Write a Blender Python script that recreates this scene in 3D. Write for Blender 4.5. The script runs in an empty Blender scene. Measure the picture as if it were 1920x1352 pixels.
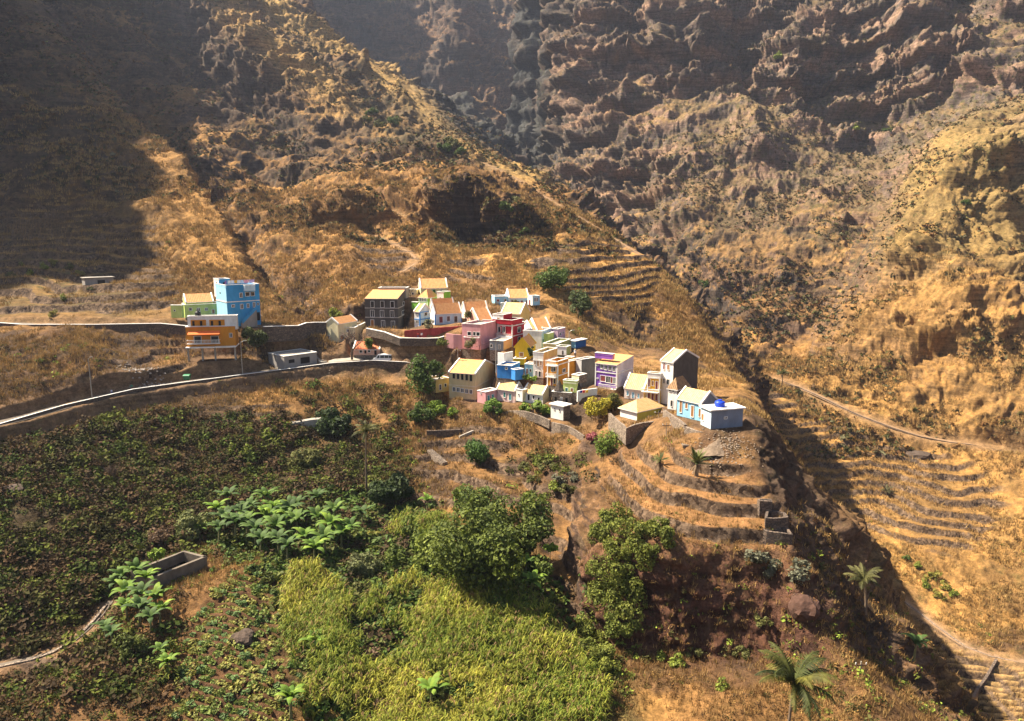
import bpy, math, random
import numpy as np
from mathutils import Vector
from mathutils.geometry import delaunay_2d_cdt
random.seed(7); RNG = np.random.default_rng(7)
R = math.radians
scene = bpy.context.scene
COL = scene.collection
F = 1400.0; TH = R(10.0); CT = math.cos(TH); ST = math.sin(TH)
SUN = Vector((-0.60, 0.19, 0.78)).normalized()

def at(u, v, Y):
    """world point at forward distance Y metres in the direction of photo pixel (u, v)"""
    x = (u-960)/F; y = (676-v)/F
    k = Y/(CT+y*ST)
    return (x*k, Y, (-ST+y*CT)*k)
def proj(P):
    P = np.asarray(P, float)
    f = P[..., 1]*CT-P[..., 2]*ST; up = P[..., 1]*ST+P[..., 2]*CT
    f = np.where(f < 1, 1, f)
    return 960+F*P[..., 0]/f, 676-F*up/f, f

# ------------------------------------------------------------------ noise
def _h(ix, iy, iz, s):
    h = (ix.astype(np.uint32)*np.uint32(374761393)+iy.astype(np.uint32)*np.uint32(668265263)
         + iz.astype(np.uint32)*np.uint32(2147483647)+np.uint32((s*974634777) & 0xffffffff))
    h = (h ^ (h >> np.uint32(13)))*np.uint32(1274126177)
    h = (h ^ (h >> np.uint32(16)))*np.uint32(2246822519)
    h = h ^ (h >> np.uint32(15))
    return (h.astype(np.float32)/np.float32(2147483648.0))-1
def vnoise(x, y, z, s=0):
    x = np.asarray(x, np.float32); y = np.asarray(y, np.float32); z = np.asarray(z, np.float32)
    fx = np.floor(x); fy = np.floor(y); fz = np.floor(z)
    ix = fx.astype(np.int64); iy = fy.astype(np.int64); iz = fz.astype(np.int64)
    tx = x-fx; ty = y-fy; tz = z-fz
    tx = tx*tx*tx*(tx*(tx*6-15)+10); ty = ty*ty*ty*(ty*(ty*6-15)+10); tz = tz*tz*tz*(tz*(tz*6-15)+10)
    def c(a, b, d): return _h(ix+a, iy+b, iz+d, s)
    x00 = c(0,0,0)*(1-tx)+c(1,0,0)*tx; x10 = c(0,1,0)*(1-tx)+c(1,1,0)*tx
    x01 = c(0,0,1)*(1-tx)+c(1,0,1)*tx; x11 = c(0,1,1)*(1-tx)+c(1,1,1)*tx
    return (x00*(1-ty)+x10*ty)*(1-tz)+(x01*(1-ty)+x11*ty)*tz
def fbm(x, y, z, wl, oct=4, s=0, gain=.5):
    a = 1.0; t = 0; f = 1.0/wl
    for k in range(oct):
        t = t+a*vnoise(x*f+11.3*k, y*f+5.1*k, z*f, s+k); a *= gain; f *= 2.03
    return t
def ridged(x, y, z, wl, oct=4, s=0, gain=.5):
    a = 1.0; t = 0; f = 1.0/wl
    for k in range(oct):
        n = 1-np.abs(vnoise(x*f+7.7*k, y*f+3.3*k, z*f, s+k))*2
        t = t+a*n; a *= gain; f *= 2.07
    return t
def facet(x, y, z, wl, s=0, zk=.35, warp=.5):
    rg = np.random.default_rng(s); best = None
    for k in range(4):
        v = rg.normal(size=3); v[2] *= zk; v /= np.linalg.norm(v)
        p = (x*v[0]+y*v[1]+z*v[2])/wl+warp*vnoise(x/(wl*1.7)+k*5, y/(wl*1.7), z/(wl*2.5), s+k)+rg.uniform(0, 1)
        t = np.abs(2*(p-np.floor(p))-1)*2-1
        best = t if best is None else (np.maximum(best, t) if k % 2 else np.minimum(best, t)*.5+best*.5)
    return best
def sstep(a, b, x):
    t = np.clip((x-a)/(b-a), 0, 1); return t*t*(3-2*t)

# ------------------------------------------------------------------ control lines: (u, v, Y)
LINES = [
 # lower road to the plaza
 [(-260,850,112),(0,797,130),(120,762,141),(250,733,150),(460,705,162),(620,683,170),(750,680,173),(830,690,172)],
 # upper track
 [(-200,603,182),(0,607,178),(180,610,176),(350,613,175),(500,614,174),(560,612,179),(620,606,184),(690,618,180),(760,632,174),(830,634,172)],
 # ridge B
 [(545,600,190),(490,540,203),(440,460,235),(380,355,275),(300,255,322),(250,185,352),(200,130,378),(110,40,422),(40,-60,470),(0,-200,540)],
 # gully right of B
 [(580,594,203),(530,602,222),(466,540,255),(402,452,300),(325,365,345),(262,285,384),(214,225,415),(128,120,468),(62,20,515)],
 # slope across the gully
 [(600,525,232),(545,455,280),(480,355,335),(400,260,390),(330,160,450),(250,80,500),(150,0,540),(100,-100,590)],
 # spur C1
 [(400,-60,640),(430,30,585),(500,75,545),(575,140,510),(640,200,470),(662,250,440),(700,275,415),(765,290,390),(840,310,370),(890,335,350)],
 # below spur C1 (rock faces)
 [(300,90,555),(360,180,515),(460,240,478),(560,285,430),(640,310,398),(730,330,378)],
 # gully between C1 and A
 [(560,-20,700),(640,90,600),(700,180,530),(745,245,470),(800,275,430),(880,305,400)],
 # ridge A
 [(380,-160,860),(440,-60,800),(510,0,745),(600,62,680),(700,122,605),(800,192,535),(870,258,465),(940,300,420),(1020,345,372),(1100,402,328),(1160,442,297),(1240,500,262),(1300,580,236),(1340,640,216),(1375,700,192),(1392,738,150),(1400,772,116),(1412,850,106),(1452,925,99),(1482,1020,92),(1530,1100,87),(1562,1200,82),(1612,1270,77),(1690,1345,72),(1800,1500,62),(1900,1800,50)],
 # right foot of the spur flank
 [(1400,735,205),(1420,742,160),(1440,790,130),(1478,850,118),(1500,930,110),(1548,1010,103),(1592,1100,97),(1606,1180,93),(1660,1265,88),(1745,1335,82),(1880,1500,70)],
 # gorge bottom
 [(1000,330,760),(1030,325,690),(1120,420,560),(1200,490,470),(1330,620,362),(1400,692,303),(1440,760,270),(1500,900,240),(1560,1145,195),(1620,1200,183),(1700,1290,163),(1780,1352,152),(1950,1500,128),(2200,1900,90)],
 # lower path right
 [(1500,1000,225),(1555,1040,215),(1640,1090,200),(1700,1130,190),(1800,1210,172),(1860,1230,168),(1920,1240,166),(2050,1270,160)],
 # upper path right
 [(1440,708,304),(1470,715,300),(1530,740,285),(1600,775,272),(1680,805,262),(1750,825,256),(1850,835,254),(1920,860,246),(2050,900,236)],
 # ridge R
 [(2100,160,560),(1920,185,480),(1840,205,455),(1770,232,435),(1722,290,415),(1685,380,392),(1645,450,372),(1625,520,352),(1570,600,336),(1510,670,318)],
 # behind ridge R (gully)
 [(2050,120,600),(1880,175,520),(1790,225,490),(1730,262,475),(1690,330,452),(1655,430,425),(1610,500,395),(1560,590,365),(1480,680,325)],
 # face of R
 [(2100,500,360),(1920,330,400),(1850,300,395),(1790,330,380),(1740,420,352),(1700,520,332),(1650,620,312),(1600,700,294)],
 [(2100,700,290),(1920,560,300),(1820,540,308),(1760,600,300),(1700,700,286)],
 # cliff E top
 [(1010,-250,820),(1200,-250,780),(1400,-250,760),(1600,-250,730),(1850,-250,700),(2150,-250,680)],
 [(1046,-60,715),(1150,-40,700),(1250,-40,690),(1400,-40,670),(1560,-40,650),(1780,-40,625),(1950,-60,600),(2150,-60,590)],
 [(1045,30,700),(1110,40,676),(1190,30,684),(1280,60,640),(1400,60,655),(1480,20,650),(1560,30,610),(1680,50,600),(1775,60,625),(1850,50,585),(1950,60,570)],
 # cliff base
 [(1060,190,668),(1130,180,640),(1190,160,640),(1240,185,622),(1400,190,605),(1540,195,590),(1650,205,590),(1750,215,560),(1790,225,530)],
 [(1040,290,620),(1090,230,618),(1200,205,604),(1330,215,588),(1430,225,575),(1540,245,560),(1640,270,545),(1700,300,500)],
 [(1035,330,600),(1120,310,575),(1230,300,545),(1330,290,535),(1430,300,530),(1530,275,530),(1600,300,500),(1660,350,465)],
 [(1120,400,545),(1220,400,505),(1310,380,490),(1400,400,475),(1470,380,478),(1530,350,470),(1600,400,440),(1640,430,430)],
 [(1200,450,490),(1300,470,440),(1400,500,400),(1440,480,415),(1500,440,430),(1560,480,405),(1600,500,396)],
 [(1260,520,440),(1340,560,390),(1420,600,350),(1470,560,372),(1530,560,372)],
 [(1330,590,385),(1400,640,335),(1460,660,322)],
 # outer left edge of cliff E falling into far ravine
 [(1030,-100,800),(1040,60,790),(1050,200,770),(1025,300,720)],
 # far ravine back wall
 [(380,-250,1500),(600,-250,1450),(850,-250,1400),(1050,-250,1300)],
 [(480,-60,1250),(640,-60,1180),(760,-40,1150),(820,-30,1130),(860,-30,1060),(920,-20,1130),(1000,-40,1120),(1060,-60,1100)],
 [(560,60,1080),(660,80,1060),(760,90,1060),(810,100,1050),(852,40,990),(900,100,1040),(960,120,1040),(1040,100,1040)],
 [(700,160,960),(780,190,960),(815,200,960),(860,170,880),(930,210,950),(980,230,950),(1040,210,960)],
 [(820,240,860),(880,250,840),(950,290,840),(1010,310,850),(1035,300,850)],
 # left shaded mountain
 [(-150,560,205),(100,555,201),(280,520,212),(400,540,205),(440,560,196)],
 [(-150,450,245),(60,450,240),(160,440,243),(280,430,243),(360,440,238)],
 [(-150,330,300),(50,330,286),(150,330,284),(230,320,286),(300,330,284)],
 [(-100,230,345),(30,220,336),(120,200,340),(200,200,345)],
 [(-100,120,395),(0,110,385),(100,100,388)],
 [(-100,0,450),(0,-20,440)],
 # knoll left above road
 [(-250,700,150),(0,640,160),(90,625,165),(150,650,160),(175,690,152),(175,735,148)],
 [(-200,740,132),(0,700,146),(80,690,150),(130,730,146)],
 [(200,660,168),(330,665,170),(440,675,170),(560,672,173)],
 # below the road
 [(-260,905,108),(0,850,125),(120,812,136),(250,778,145),(460,745,157),(620,718,166),(740,712,168)],
 [(-260,1000,100),(0,930,112),(120,890,122),(250,870,133),(340,800,146),(450,765,152),(560,760,155),(640,780,155),(720,770,158)],
 [(-260,1130,92),(0,1020,102),(120,1000,106),(250,960,118),(400,900,132),(560,880,139),(690,860,142),(740,830,146)],
 [(-260,1280,82),(0,1130,95),(150,1100,98),(250,1060,105),(400,970,119),(560,930,126),(700,920,128),(760,950,124)],
 [(-260,1400,76),(0,1240,86),(130,1195,90),(200,1140,95),(290,1100,99),(400,1030,109),(560,1010,112),(690,1000,115),(800,980,118)],
 [(-260,1600,64),(0,1352,74),(200,1280,80),(330,1150,92),(450,1100,97),(600,1100,98),(750,1080,101),(900,1050,104),(1010,1050,106)],
 [(300,1352,73),(450,1280,79),(600,1250,82),(750,1230,84),(900,1220,85),(1020,1200,88)],
 [(-300,2100,45),(0,1900,50),(400,1600,60),(700,1500,66),(900,1500,66),(1100,1500,64),(1400,1500,63),(1600,1500,64)],
 # terraces up to the village
 [(640,740,165),(760,790,155),(830,780,155),(940,775,155),(1030,800,150),(1140,812,140)],
 [(760,860,142),(860,850,142),(930,870,136),(1010,840,140),(1080,850,134),(1125,860,128)],
 [(780,930,128),(900,930,125),(980,920,126),(1050,950,120),(1085,980,114),(1105,880,124)],
 [(1010,1000,113),(1050,1060,104),(1070,1120,98),(1075,1200,90),(1120,1260,82)],
 # crest of the cliffed spur facing us: terrace plateau
 [(1140,830,131),(1210,830,122),(1280,850,110),(1330,860,107),(1400,870,105)],
 [(1130,900,118),(1180,930,106),(1250,950,99),(1320,960,97),(1440,965,96)],
 [(1120,1000,104),(1180,1000,98),(1250,1015,93),(1350,1030,91),(1470,1035,91)],
 # foot of the cliff
 [(1095,1180,94),(1130,1228,89),(1200,1232,87.5),(1290,1236,87),(1400,1228,86.5),(1480,1238,84),(1560,1260,79.5)],
 [(1100,1300,80),(1250,1310,78),(1400,1330,73),(1600,1352,71)],
 # village ground
 [(830,660,172),(930,665,170),(1000,668,168),(1080,668,168),(1110,690,168)],
 [(680,600,188),(770,612,184),(800,602,186),(870,600,186),(960,600,187),(1040,600,190),(1100,640,185),(1180,680,182),(1280,690,180),(1340,700,178)],
 [(640,540,226),(740,545,214),(800,560,202),(860,565,204),(930,575,202),(1020,572,205),(1060,560,212),(1120,600,208),(1200,640,205),(1290,660,200)],
 [(640,462,270),(720,460,262),(790,475,250),(850,500,238),(920,520,226),(1000,520,226),(1090,500,245),(1180,520,246),(1270,570,238)],
 [(720,378,318),(770,385,312),(805,392,306)],
 [(612,402,306),(655,386,304),(700,412,301)], [(606,438,299),(655,442,297),(702,436,296)],
 [(470,312,374),(560,318,368),(640,326,364)], [(474,346,368),(560,352,360),(640,340,359)],
 [(832,352,301),(880,340,299),(926,366,293)], [(836,425,292),(880,460,287),(932,458,280)],
 [(960,490,245),(1000,470,262),(1060,430,285)],
 [(700,336,355),(780,340,340),(830,328,335),(900,325,330),(985,385,322),(1010,370,345)],
 [(810,700,166),(850,740,158),(950,750,157),(1030,760,155),(1130,755,157),(1190,745,158),(1240,760,145),(1300,780,131)],
]
POINTS3 = [  # world points outside the picture
 (0,0,-85),(-60,20,-78),(60,20,-80),(120,30,-100),(200,60,-108),(300,120,-60),(350,200,0),(420,300,60),(-120,60,-45),(-160,110,-20),
 (-190,170,-12),(-230,200,0),(-260,225,30),(-300,200,40),
 (-420,600,380),(-600,200,200),(-700,400,420),(-700,800,500),(-1500,800,500),(-1500,-100,300),(-600,-100,120),(0,-150,-95),(-200,-50,20),(-400,60,160),
 (600,-100,50),(500,100,60),(700,400,200),(900,700,400),(1500,900,500),(1500,-150,200),(800,1000,450),(400,1000,420),(300,1300,500),(0,1600,600),
 (-400,1600,700),(-800,1300,660),(-530,1050,700),(-520,1166,780),(-520,1300,800),(-400,1330,680),(-1500,1700,600),(1500,1700,600),(400,800,330),(200,900,340),(-680,1050,560),(0,-600,-60),(1500,-600,200),(-1500,-600,200)]  # unseen peaks behind ridge A added to shade the far ravine wall
for _u, _v, _Y in [(300,500,222),(285,440,240),(272,400,256),(270,300,300),(265,170,350),(235,80,395),(215,0,440),(190,-80,490)]:
    _p = at(_u, _v, _Y); _t = 300
    POINTS3.append((_p[0]+_t*SUN.x, _p[1]+_t*SUN.y, _p[2]+_t*SUN.z))
    POINTS3.append((_p[0]+_t*SUN.x-50, _p[1]+_t*SUN.y+10, _p[2]+_t*SUN.z-20))
PADS = []      # filled by the houses: (polygon xy, z)
EXTRA = []     # extra control points from the houses
def build_tin():
    co = []; ed = []; zz = []
    def add(p):
        co.append((p[0], p[1])); zz.append(p[2]); return len(co)-1
    for L in LINES:
        prev = None
        for (u, v, Y) in L:
            i = add(at(u, v, Y))
            if prev is not None: ed.append((prev, i))
            prev = i
    for L, dy, dz in ((LINES[0], 1.5, 3.7), (LINES[1][:9], 1.5, 1.0)):
        prev = None
        for (u, v, Y) in L:
            p = at(u, v, Y); i = add((p[0], p[1]-dy, p[2]-dz))
            if prev is not None: ed.append((prev, i))
            prev = i
    for p in POINTS3: add(p)
    for p in EXTRA: add(p)
    V, E, T, ov, oe, of = delaunay_2d_cdt([Vector(c) for c in co], ed, [], 0, 0.3)
    src = np.array(co); srz = np.array(zz)
    Z = np.zeros(len(V)); VX = np.array([(v.x, v.y) for v in V])
    for i, o in enumerate(ov):
        if len(o): Z[i] = np.mean([zz[k] for k in o])
        else:
            d = np.hypot(*(src-VX[i]).T); k = np.argsort(d)[:3]; w = 1/(d[k]+.5); Z[i] = (w*srz[k]).sum()/w.sum()
    return VX, Z, [t for t in T]
def raster(VX, Z, T, x0, x1, y0, y1, st):
    nx = int((x1-x0)/st)+1; ny = int((y1-y0)/st)+1
    H = np.full((ny, nx), np.nan)
    for t in T:
        t = list(t)
        for k in range(1, len(t)-1):
            a, b, c = t[0], t[k], t[k+1]
            P = VX[[a, b, c]]; z = Z[[a, b, c]]
            i0 = max(0, int((P[:, 0].min()-x0)/st)); i1 = min(nx-1, int((P[:, 0].max()-x0)/st)+1)
            j0 = max(0, int((P[:, 1].min()-y0)/st)); j1 = min(ny-1, int((P[:, 1].max()-y0)/st)+1)
            if i1 < i0 or j1 < j0: continue
            X, Y = np.meshgrid(x0+st*np.arange(i0, i1+1), y0+st*np.arange(j0, j1+1))
            d = (P[1,1]-P[2,1])*(P[0,0]-P[2,0])+(P[2,0]-P[1,0])*(P[0,1]-P[2,1])
            if abs(d) < 1e-9: continue
            l0 = ((P[1,1]-P[2,1])*(X-P[2,0])+(P[2,0]-P[1,0])*(Y-P[2,1]))/d
            l1 = ((P[2,1]-P[0,1])*(X-P[2,0])+(P[0,0]-P[2,0])*(Y-P[2,1]))/d
            l2 = 1-l0-l1; m = (l0 >= -1e-6) & (l1 >= -1e-6) & (l2 >= -1e-6)
            S = H[j0:j1+1, i0:i1+1]; S[m] = (l0*z[0]+l1*z[1]+l2*z[2])[m]
    H[np.isnan(H)] = 0
    return H
def blur(H, s):
    r = int(3*s)+1; k = np.exp(-.5*(np.arange(-r, r+1)/s)**2); k /= k.sum()
    P = np.pad(H, r, mode='edge')
    P = np.apply_along_axis(lambda a: np.convolve(a, k, 'valid'), 0, P)
    return np.apply_along_axis(lambda a: np.convolve(a, k, 'valid'), 1, P)
class Field:
    def __init__(s, H, x0, y0, st): s.H, s.x0, s.y0, s.st = H, x0, y0, st
    def __call__(s, x, y):
        fx = np.clip((x-s.x0)/s.st, 0, s.H.shape[1]-1.001); fy = np.clip((y-s.y0)/s.st, 0, s.H.shape[0]-1.001)
        i = fx.astype(int); j = fy.astype(int); a = fx-i; b = fy-j
        return (s.H[j, i]*(1-a)+s.H[j, i+1]*a)*(1-b)+(s.H[j+1, i]*(1-a)+s.H[j+1, i+1]*a)*b
# ------------------------------------------------------------------ house outlines, measured on enlarged crops of the photo
ZM = {'0': (0,0,1), '1': (300,500,5.2), '2': (600,500,7.115), '3': (760,510,6.4), '4': (900,560,7.51), '5': (780,660,6.4), '6': (1060,640,5.333), '7': (920,630,7.954)}
def q(z, x, y):
    a = ZM[z]; return a[0]+x/a[2], a[1]+y/a[2]
class Block:
    """box with a near upright edge; L face runs off to the left of it, R face to the right"""
    def __init__(s, z, u0, vb, Y, uL, uR, vt, phi, w=None, d=None, h=None):
        s.z = z; u, v = q(z, u0, vb); s.P = np.array(at(u, v, Y)); s.phi = R(phi)+math.atan((u-960)/F)
        s.dL = np.array((-math.cos(s.phi), math.sin(s.phi), 0)); s.dR = np.array((math.sin(s.phi), math.cos(s.phi), 0))
        f0 = s.P[1]*CT-s.P[2]*ST
        def ext(ux, dd):
            k = q(z, ux, 0)[0]-960
            return (k*f0-F*s.P[0])/(F*dd[0]-k*dd[1]*CT)
        s.w = w if w else ext(uL, s.dL); s.d = d if d else ext(uR, s.dR)
        s.w = min(max(s.w, 1.2), 13); s.d = min(max(s.d, 1.0), 13)
        t = (676-q(z, 0, vt)[1])/F
        s.h = h if h else (t*s.P[1]*CT-s.P[1]*ST)/(CT+t*ST)-s.P[2]
        s.px = F/f0
    def p(s, x, y, zz): return s.P+s.dR*x+s.dL*y+np.array((0, 0, zz))
    def corners(s, e=0): return [tuple(s.p(x, y, 0)) for x, y in ((-e, -e), (s.d+e, -e), (s.d+e, s.w+e), (-e, s.w+e))]
    def hit(s, face, u, v):
        """(along, up) where the ray of a photo point meets the face plane"""
        u, v = q(s.z, u, v); r = np.array(at(u, v, 1.0))
        n = s.dR if face == 'L' else s.dL; a = s.dL if face == 'L' else s.dR
        t = (n @ s.P)/(n @ r); X = r*t-s.P
        return X @ a, X[2]
HOUSES = []
def house(label, cat, blocks, **k):
    HOUSES.append((label, cat, blocks, k))
    return blocks
# block: dict(g=(zoom,u0,vb,Y,uL,uR,vt,phi), roof, wall, ...)
W_ = (.80,.78,.74)
def K(g, roof='flat', L=None, Rr=None, c=W_, rc='tile', trim=W_, winL=(), winR=(), **k):
    dd = dict(b=Block(*g, **{a: k.pop(a) for a in ('w','d','h') if a in k}), roof=roof, c=c, cL=L, cR=Rr, rc=rc, trim=trim, winL=winL, winR=winR); dd.update(k); return dd
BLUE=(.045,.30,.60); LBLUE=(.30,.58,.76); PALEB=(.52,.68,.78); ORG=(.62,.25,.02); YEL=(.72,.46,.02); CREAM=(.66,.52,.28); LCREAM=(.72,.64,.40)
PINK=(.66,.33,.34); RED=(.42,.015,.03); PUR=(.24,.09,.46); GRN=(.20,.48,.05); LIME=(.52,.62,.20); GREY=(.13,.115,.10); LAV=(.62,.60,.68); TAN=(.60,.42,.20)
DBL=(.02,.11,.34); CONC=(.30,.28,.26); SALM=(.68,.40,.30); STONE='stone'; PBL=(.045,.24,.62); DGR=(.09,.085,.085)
house('tall sky blue house with a small roof tower and outside stairs', 'house', [
 K(('1',667,590,174,565,986,203,72), c=BLUE, L=LBLUE, pp=.5, winR=[(790,278,26,40,'w'),(852,268,38,36,'d'),(903,265,34,36,'d'),(713,383,26,20,'w'),(797,388,24,42,'w'),(858,380,20,38,'w'),(918,372,20,44,'w'),(955,363,14,20,'w'),(948,485,56,80,'o')],  # L face paler: sunlit side of the same blue, painted in
   winL=[(587,257,12,14,'o')], bands=[350,], bandc=W_),
 K(('1',583,300,178,533,690,132,72), c=BLUE, L=W_, pp=.25, winR=[(624,174,18,46,'o')], winL=[(553,158,10,14,'o')]),
 K(('1',826,240,176,822,930,192,72), c=PALEB, pp=.2, w=1.6)], stairs=True)
house('low lime green house with an orange tiled roof, left of the tall blue house', 'house', [
 K(('1',246,500,180,232,662,380,84), c=LIME, pp=.12, w=5, winR=[(297,415,26,26,'d'),(375,418,28,28,'w'),(452,415,24,24,'w'),(520,437,24,40,'s'),(578,435,30,36,'s')]),
 K(('1',252,385,181,246,522,372,84), c=LIME, roof='gR', w=5.5, rise=1.7, h=.9),
 K(('1',218,500,179,112,228,382,30), c=LIME, pp=.1, winL=[(143,428,14,14,'d')], winR=[])])
house('white and orange house with a red awning, standing on concrete pillars above the road', 'house', [
 K(('1',740,770,166,262,766,582,10), c=ORG, pp=.05, Rr=ORG, winL=[(368,712,66,66,'d'),(535,712,70,66,'d'),(690,668,24,36,'w')], fd=.35),
 K(('1',752,612,166.4,275,766,488,10), c=W_, pp=.25, winL=[(375,548,150,58,'b'),(556,546,150,58,'b')]),
 ], awning=('L',280,590,640,ORG), rails=[('L',270,590,745,710)], pillars=True, slab=True, padz=3.1)
house('cream two storey house with orange roof beside the concrete yard', 'house', [
 K(('2',250,1010,181,88,500,765,40), c=LCREAM, roof='gR', rise=1.3, winL=[(118,940,22,36,'w')], winR=[(290,945,40,60,'s')]),
 K(('2',470,1010,183,255,610,830,15), c=LCREAM, pp=.3, winL=[(300,855,30,36,'w'),(370,855,28,34,'w')])])
house('small house with a red tiled roof behind the white van', 'house', [
 K(('2',800,1180,177,445,862,1100,10), c=SALM, roof='gL', rc='redtile', rise=1.3, over=.5, winL=[(545,1125,34,44,'d'),(605,1130,26,56,'o'),(655,1122,30,36,'d'),(740,1140,30,70,'o')], fd=1)])
house('grey unpainted three storey house with a shallow orange roof', 'house', [
 K(('2',1046,868,189,610,1162,432,14), c=GREY, roof='shedL', rise=1.6, d=8, winL=[(700,502,44,80,'d'),(832,502,46,80,'d'),(965,505,46,80,'d'),(698,625,46,88,'w'),(829,628,46,88,'w'),(962,632,46,90,'w'),(700,770,40,120,'s'),(843,785,44,130,'w'),(975,792,44,130,'w')],
   winR=[(1108,612,30,50,'w'),(1112,490,20,40,'d')], bands=[555,680], bandc=(.4,.36,.32))])
house('low grey concrete annexe wall behind the unpainted three storey house', 'annexe', [
 K(('2',1150,420,197,780,1168,300,12), c=CONC, pp=.3, d=4)])
house('small pale yellow house half hidden by a bare tree above the village', 'house', [
 K(('2',1290,415,207,1170,1330,320,12), c=LCREAM, pp=.2, winL=[(1238,360,24,30,'d')])])
house('cream house with a straight orange roof between white gable ends, top of the village', 'house', [
 K(('2',1345,365,206,1332,1700,288,84), c=LCREAM, roof='gR', w=6, rise=2.3, winR=[(1417,325,34,36,'d'),(1522,335,36,60,'d'),(1622,325,34,34,'d')])])
house('bright green house with a pyramid roof and balcony', 'house', [
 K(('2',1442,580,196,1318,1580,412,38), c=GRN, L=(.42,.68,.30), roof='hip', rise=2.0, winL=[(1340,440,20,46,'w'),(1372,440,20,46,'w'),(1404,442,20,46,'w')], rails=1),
 K(('2',1650,470,197,1560,1742,350,35), c=GRN, L=W_, pp=.2, winL=[(1605,432,14,44,'d')]),
 K(('2',1290,570,194,1226,1318,486,40), c=GRN, pp=.2)], rails=[('L',1318,1442,510,480)])
house('narrow two storey white house with blue corners, at the end of the red wall', 'house', [
 K(('2',1336,840,187,1262,1480,602,40), c=W_, Rr=PALEB, roof='gL', rise=1.6, trimc=PBL, winL=[(1285,625,14,30,'w'),(1308,625,14,30,'w'),(1285,735,14,36,'d'),(1308,735,14,36,'d')], winR=[(1410,632,36,44,'d'),(1370,790,30,80,'d')], bands=[705], bandc=PBL)])
house('long white house with orange roof, blue trim and three dark doors', 'house', [
 K(('3',357,636,184,300,676,500,70), c=PALEB, L=W_, roof='gR', rise=2.2, trimc=PBL, winR=[(427,572,40,70,'m'),(517,560,34,56,'d'),(605,566,36,70,'d')])])
house('white gabled house just behind the long blue trimmed house', 'house', [
 K(('3',330,500,193,296,586,418,70), c=W_, roof='gR', rise=1.9)])
house('pink house with orange roof and white gables beside a small tree', 'house', [
 K(('3',718,560,189,668,992,482,72), c=PINK, L=(.75,.62,.5), roof='gR', rise=2.3, winR=[])])
house('pale blue bungalow with yellow roof and flat wings, highest on the right', 'house', [
 K(('3',1245,402,206,1232,1480,312,80), c=PALEB, roof='gR', rise=2.1, w=6, winR=[(1283,350,26,24,'d'),(1398,365,24,46,'m'),(1455,365,18,50,'m')]),
 K(('3',1072,402,206,1064,1232,302,80), c=LBLUE, pp=.15, w=5, winR=[(1112,342,28,26,'m'),(1200,348,24,44,'d')]),
 K(('3',1525,402,203,1468,1614,296,60), c=LBLUE, L=W_, pp=.15, winL=[(1492,365,18,60,'m')], winR=[(1555,330,18,40,'w'),(1582,330,18,40,'w')]),
 K(('3',1262,462,199,1142,1275,380,12), c=PALEB, pp=.1, winL=[(1178,402,12,14,'d'),(1240,402,12,14,'d')])])
house('cream yellow gabled house behind the dark red house', 'house', [
 K(('3',1382,655,190,1150,1492,505,20), c=(.72,.60,.22), L=LCREAM, roof='gL', rise=2.4, rc='ytile', winR=[(1412,578,20,30,'d')])])
house('dark red house with white pillars and a roof terrace', 'house', [
 K(('3',1282,895,177,1108,1402,632,30), c=RED, pp=.1, d=6, winL=[(1128,690,30,62,'d'),(1182,690,34,70,'w'),(1240,700,40,1,'n')], winR=[(1365,690,36,60,'d'),(1365,810,30,60,'d')], bands=[648,772], bandc=W_, corner=W_),
 K(('3',1282,632,176.6,1046,1404,598,30), c=RED, pp=.35),
 K(('3',1175,600,178,1048,1282,520,30), c=RED, L=W_, pp=.1, winL=[(1117,566,32,38,'s')])], rails=[('L',1110,1282,770,735)])
house('pink flat roofed house with a projecting balcony, above the earth bank', 'house', [
 K(('3',905,935,172,682,1108,655,28), c=PINK, pp=.45, winL=[(768,740,40,42,'d'),(828,742,26,42,'d'),(874,745,38,42,'d')]),
 K(('3',880,935,171.6,700,905,800,28), c=PINK, pp=.1, d=1.0)])
house('pink walled house with orange roof tucked behind the flat pink house', 'house', [
 K(('3',875,640,181,790,1046,620,62), c=SALM, roof='gR', rise=2.6, w=6, h=1.2)])
house('small blue grey shed with a flat beige roof under the dark red house', 'shed', [
 K(('3',1178,945,169,1012,1280,838,20), c=(.22,.25,.28), Rr=(.45,.34,.22), pp=.12, winL=[(1032,885,24,36,'d'),(1130,900,22,50,'w')])])
house('bright yellow house with its gable end to the valley, a cypress beside it', 'house', [
 K(('3',1488,1055,166,1316,1600,905,12), c=YEL, roof='gR', rise=1.9, d=7, rc='tile', winL=[(1392,990,44,46,'s')]),
 K(('3',1430,1115,164,1295,1450,1050,12), c=YEL, pp=.1, d=3)])
house('big plain white house with pale blue side, centre of the village', 'house', [
 K(('4',866,730,175,606,1000,492,20), c=W_, Rr=PALEB, pp=.5, winR=[(887,595,22,50,'g'),(918,590,22,50,'g')]),
 K(('4',960,620,176,930,1040,512,25), c=LIME, pp=.3)])
house('long house with two orange roofs and white gable copings, behind the big white house', 'house', [
 K(('4',720,480,181,600,745,410,68), c=W_, roof='gR', rise=1.7, w=6, d=3, h=.8),
 K(('4',800,480,181,745,1000,455,64), c=W_, roof='gR', rise=2.5, w=6, h=.6)])
house('small mauve flat roofed house at the right edge of the village', 'house', [
 K(('4',1096,572,180,1004,1200,440,28), c=(.60,.40,.50), pp=.15, winR=[(1132,495,14,34,'d'),(1172,478,12,16,'d')], winL=[])])
house('dark blue kiosk with an overhanging white roof, below the rocks', 'kiosk', [
 K(('4',1345,700,175,1282,1492,600,35), c=DBL, L=LBLUE, roof='slab', winL=[])])
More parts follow.
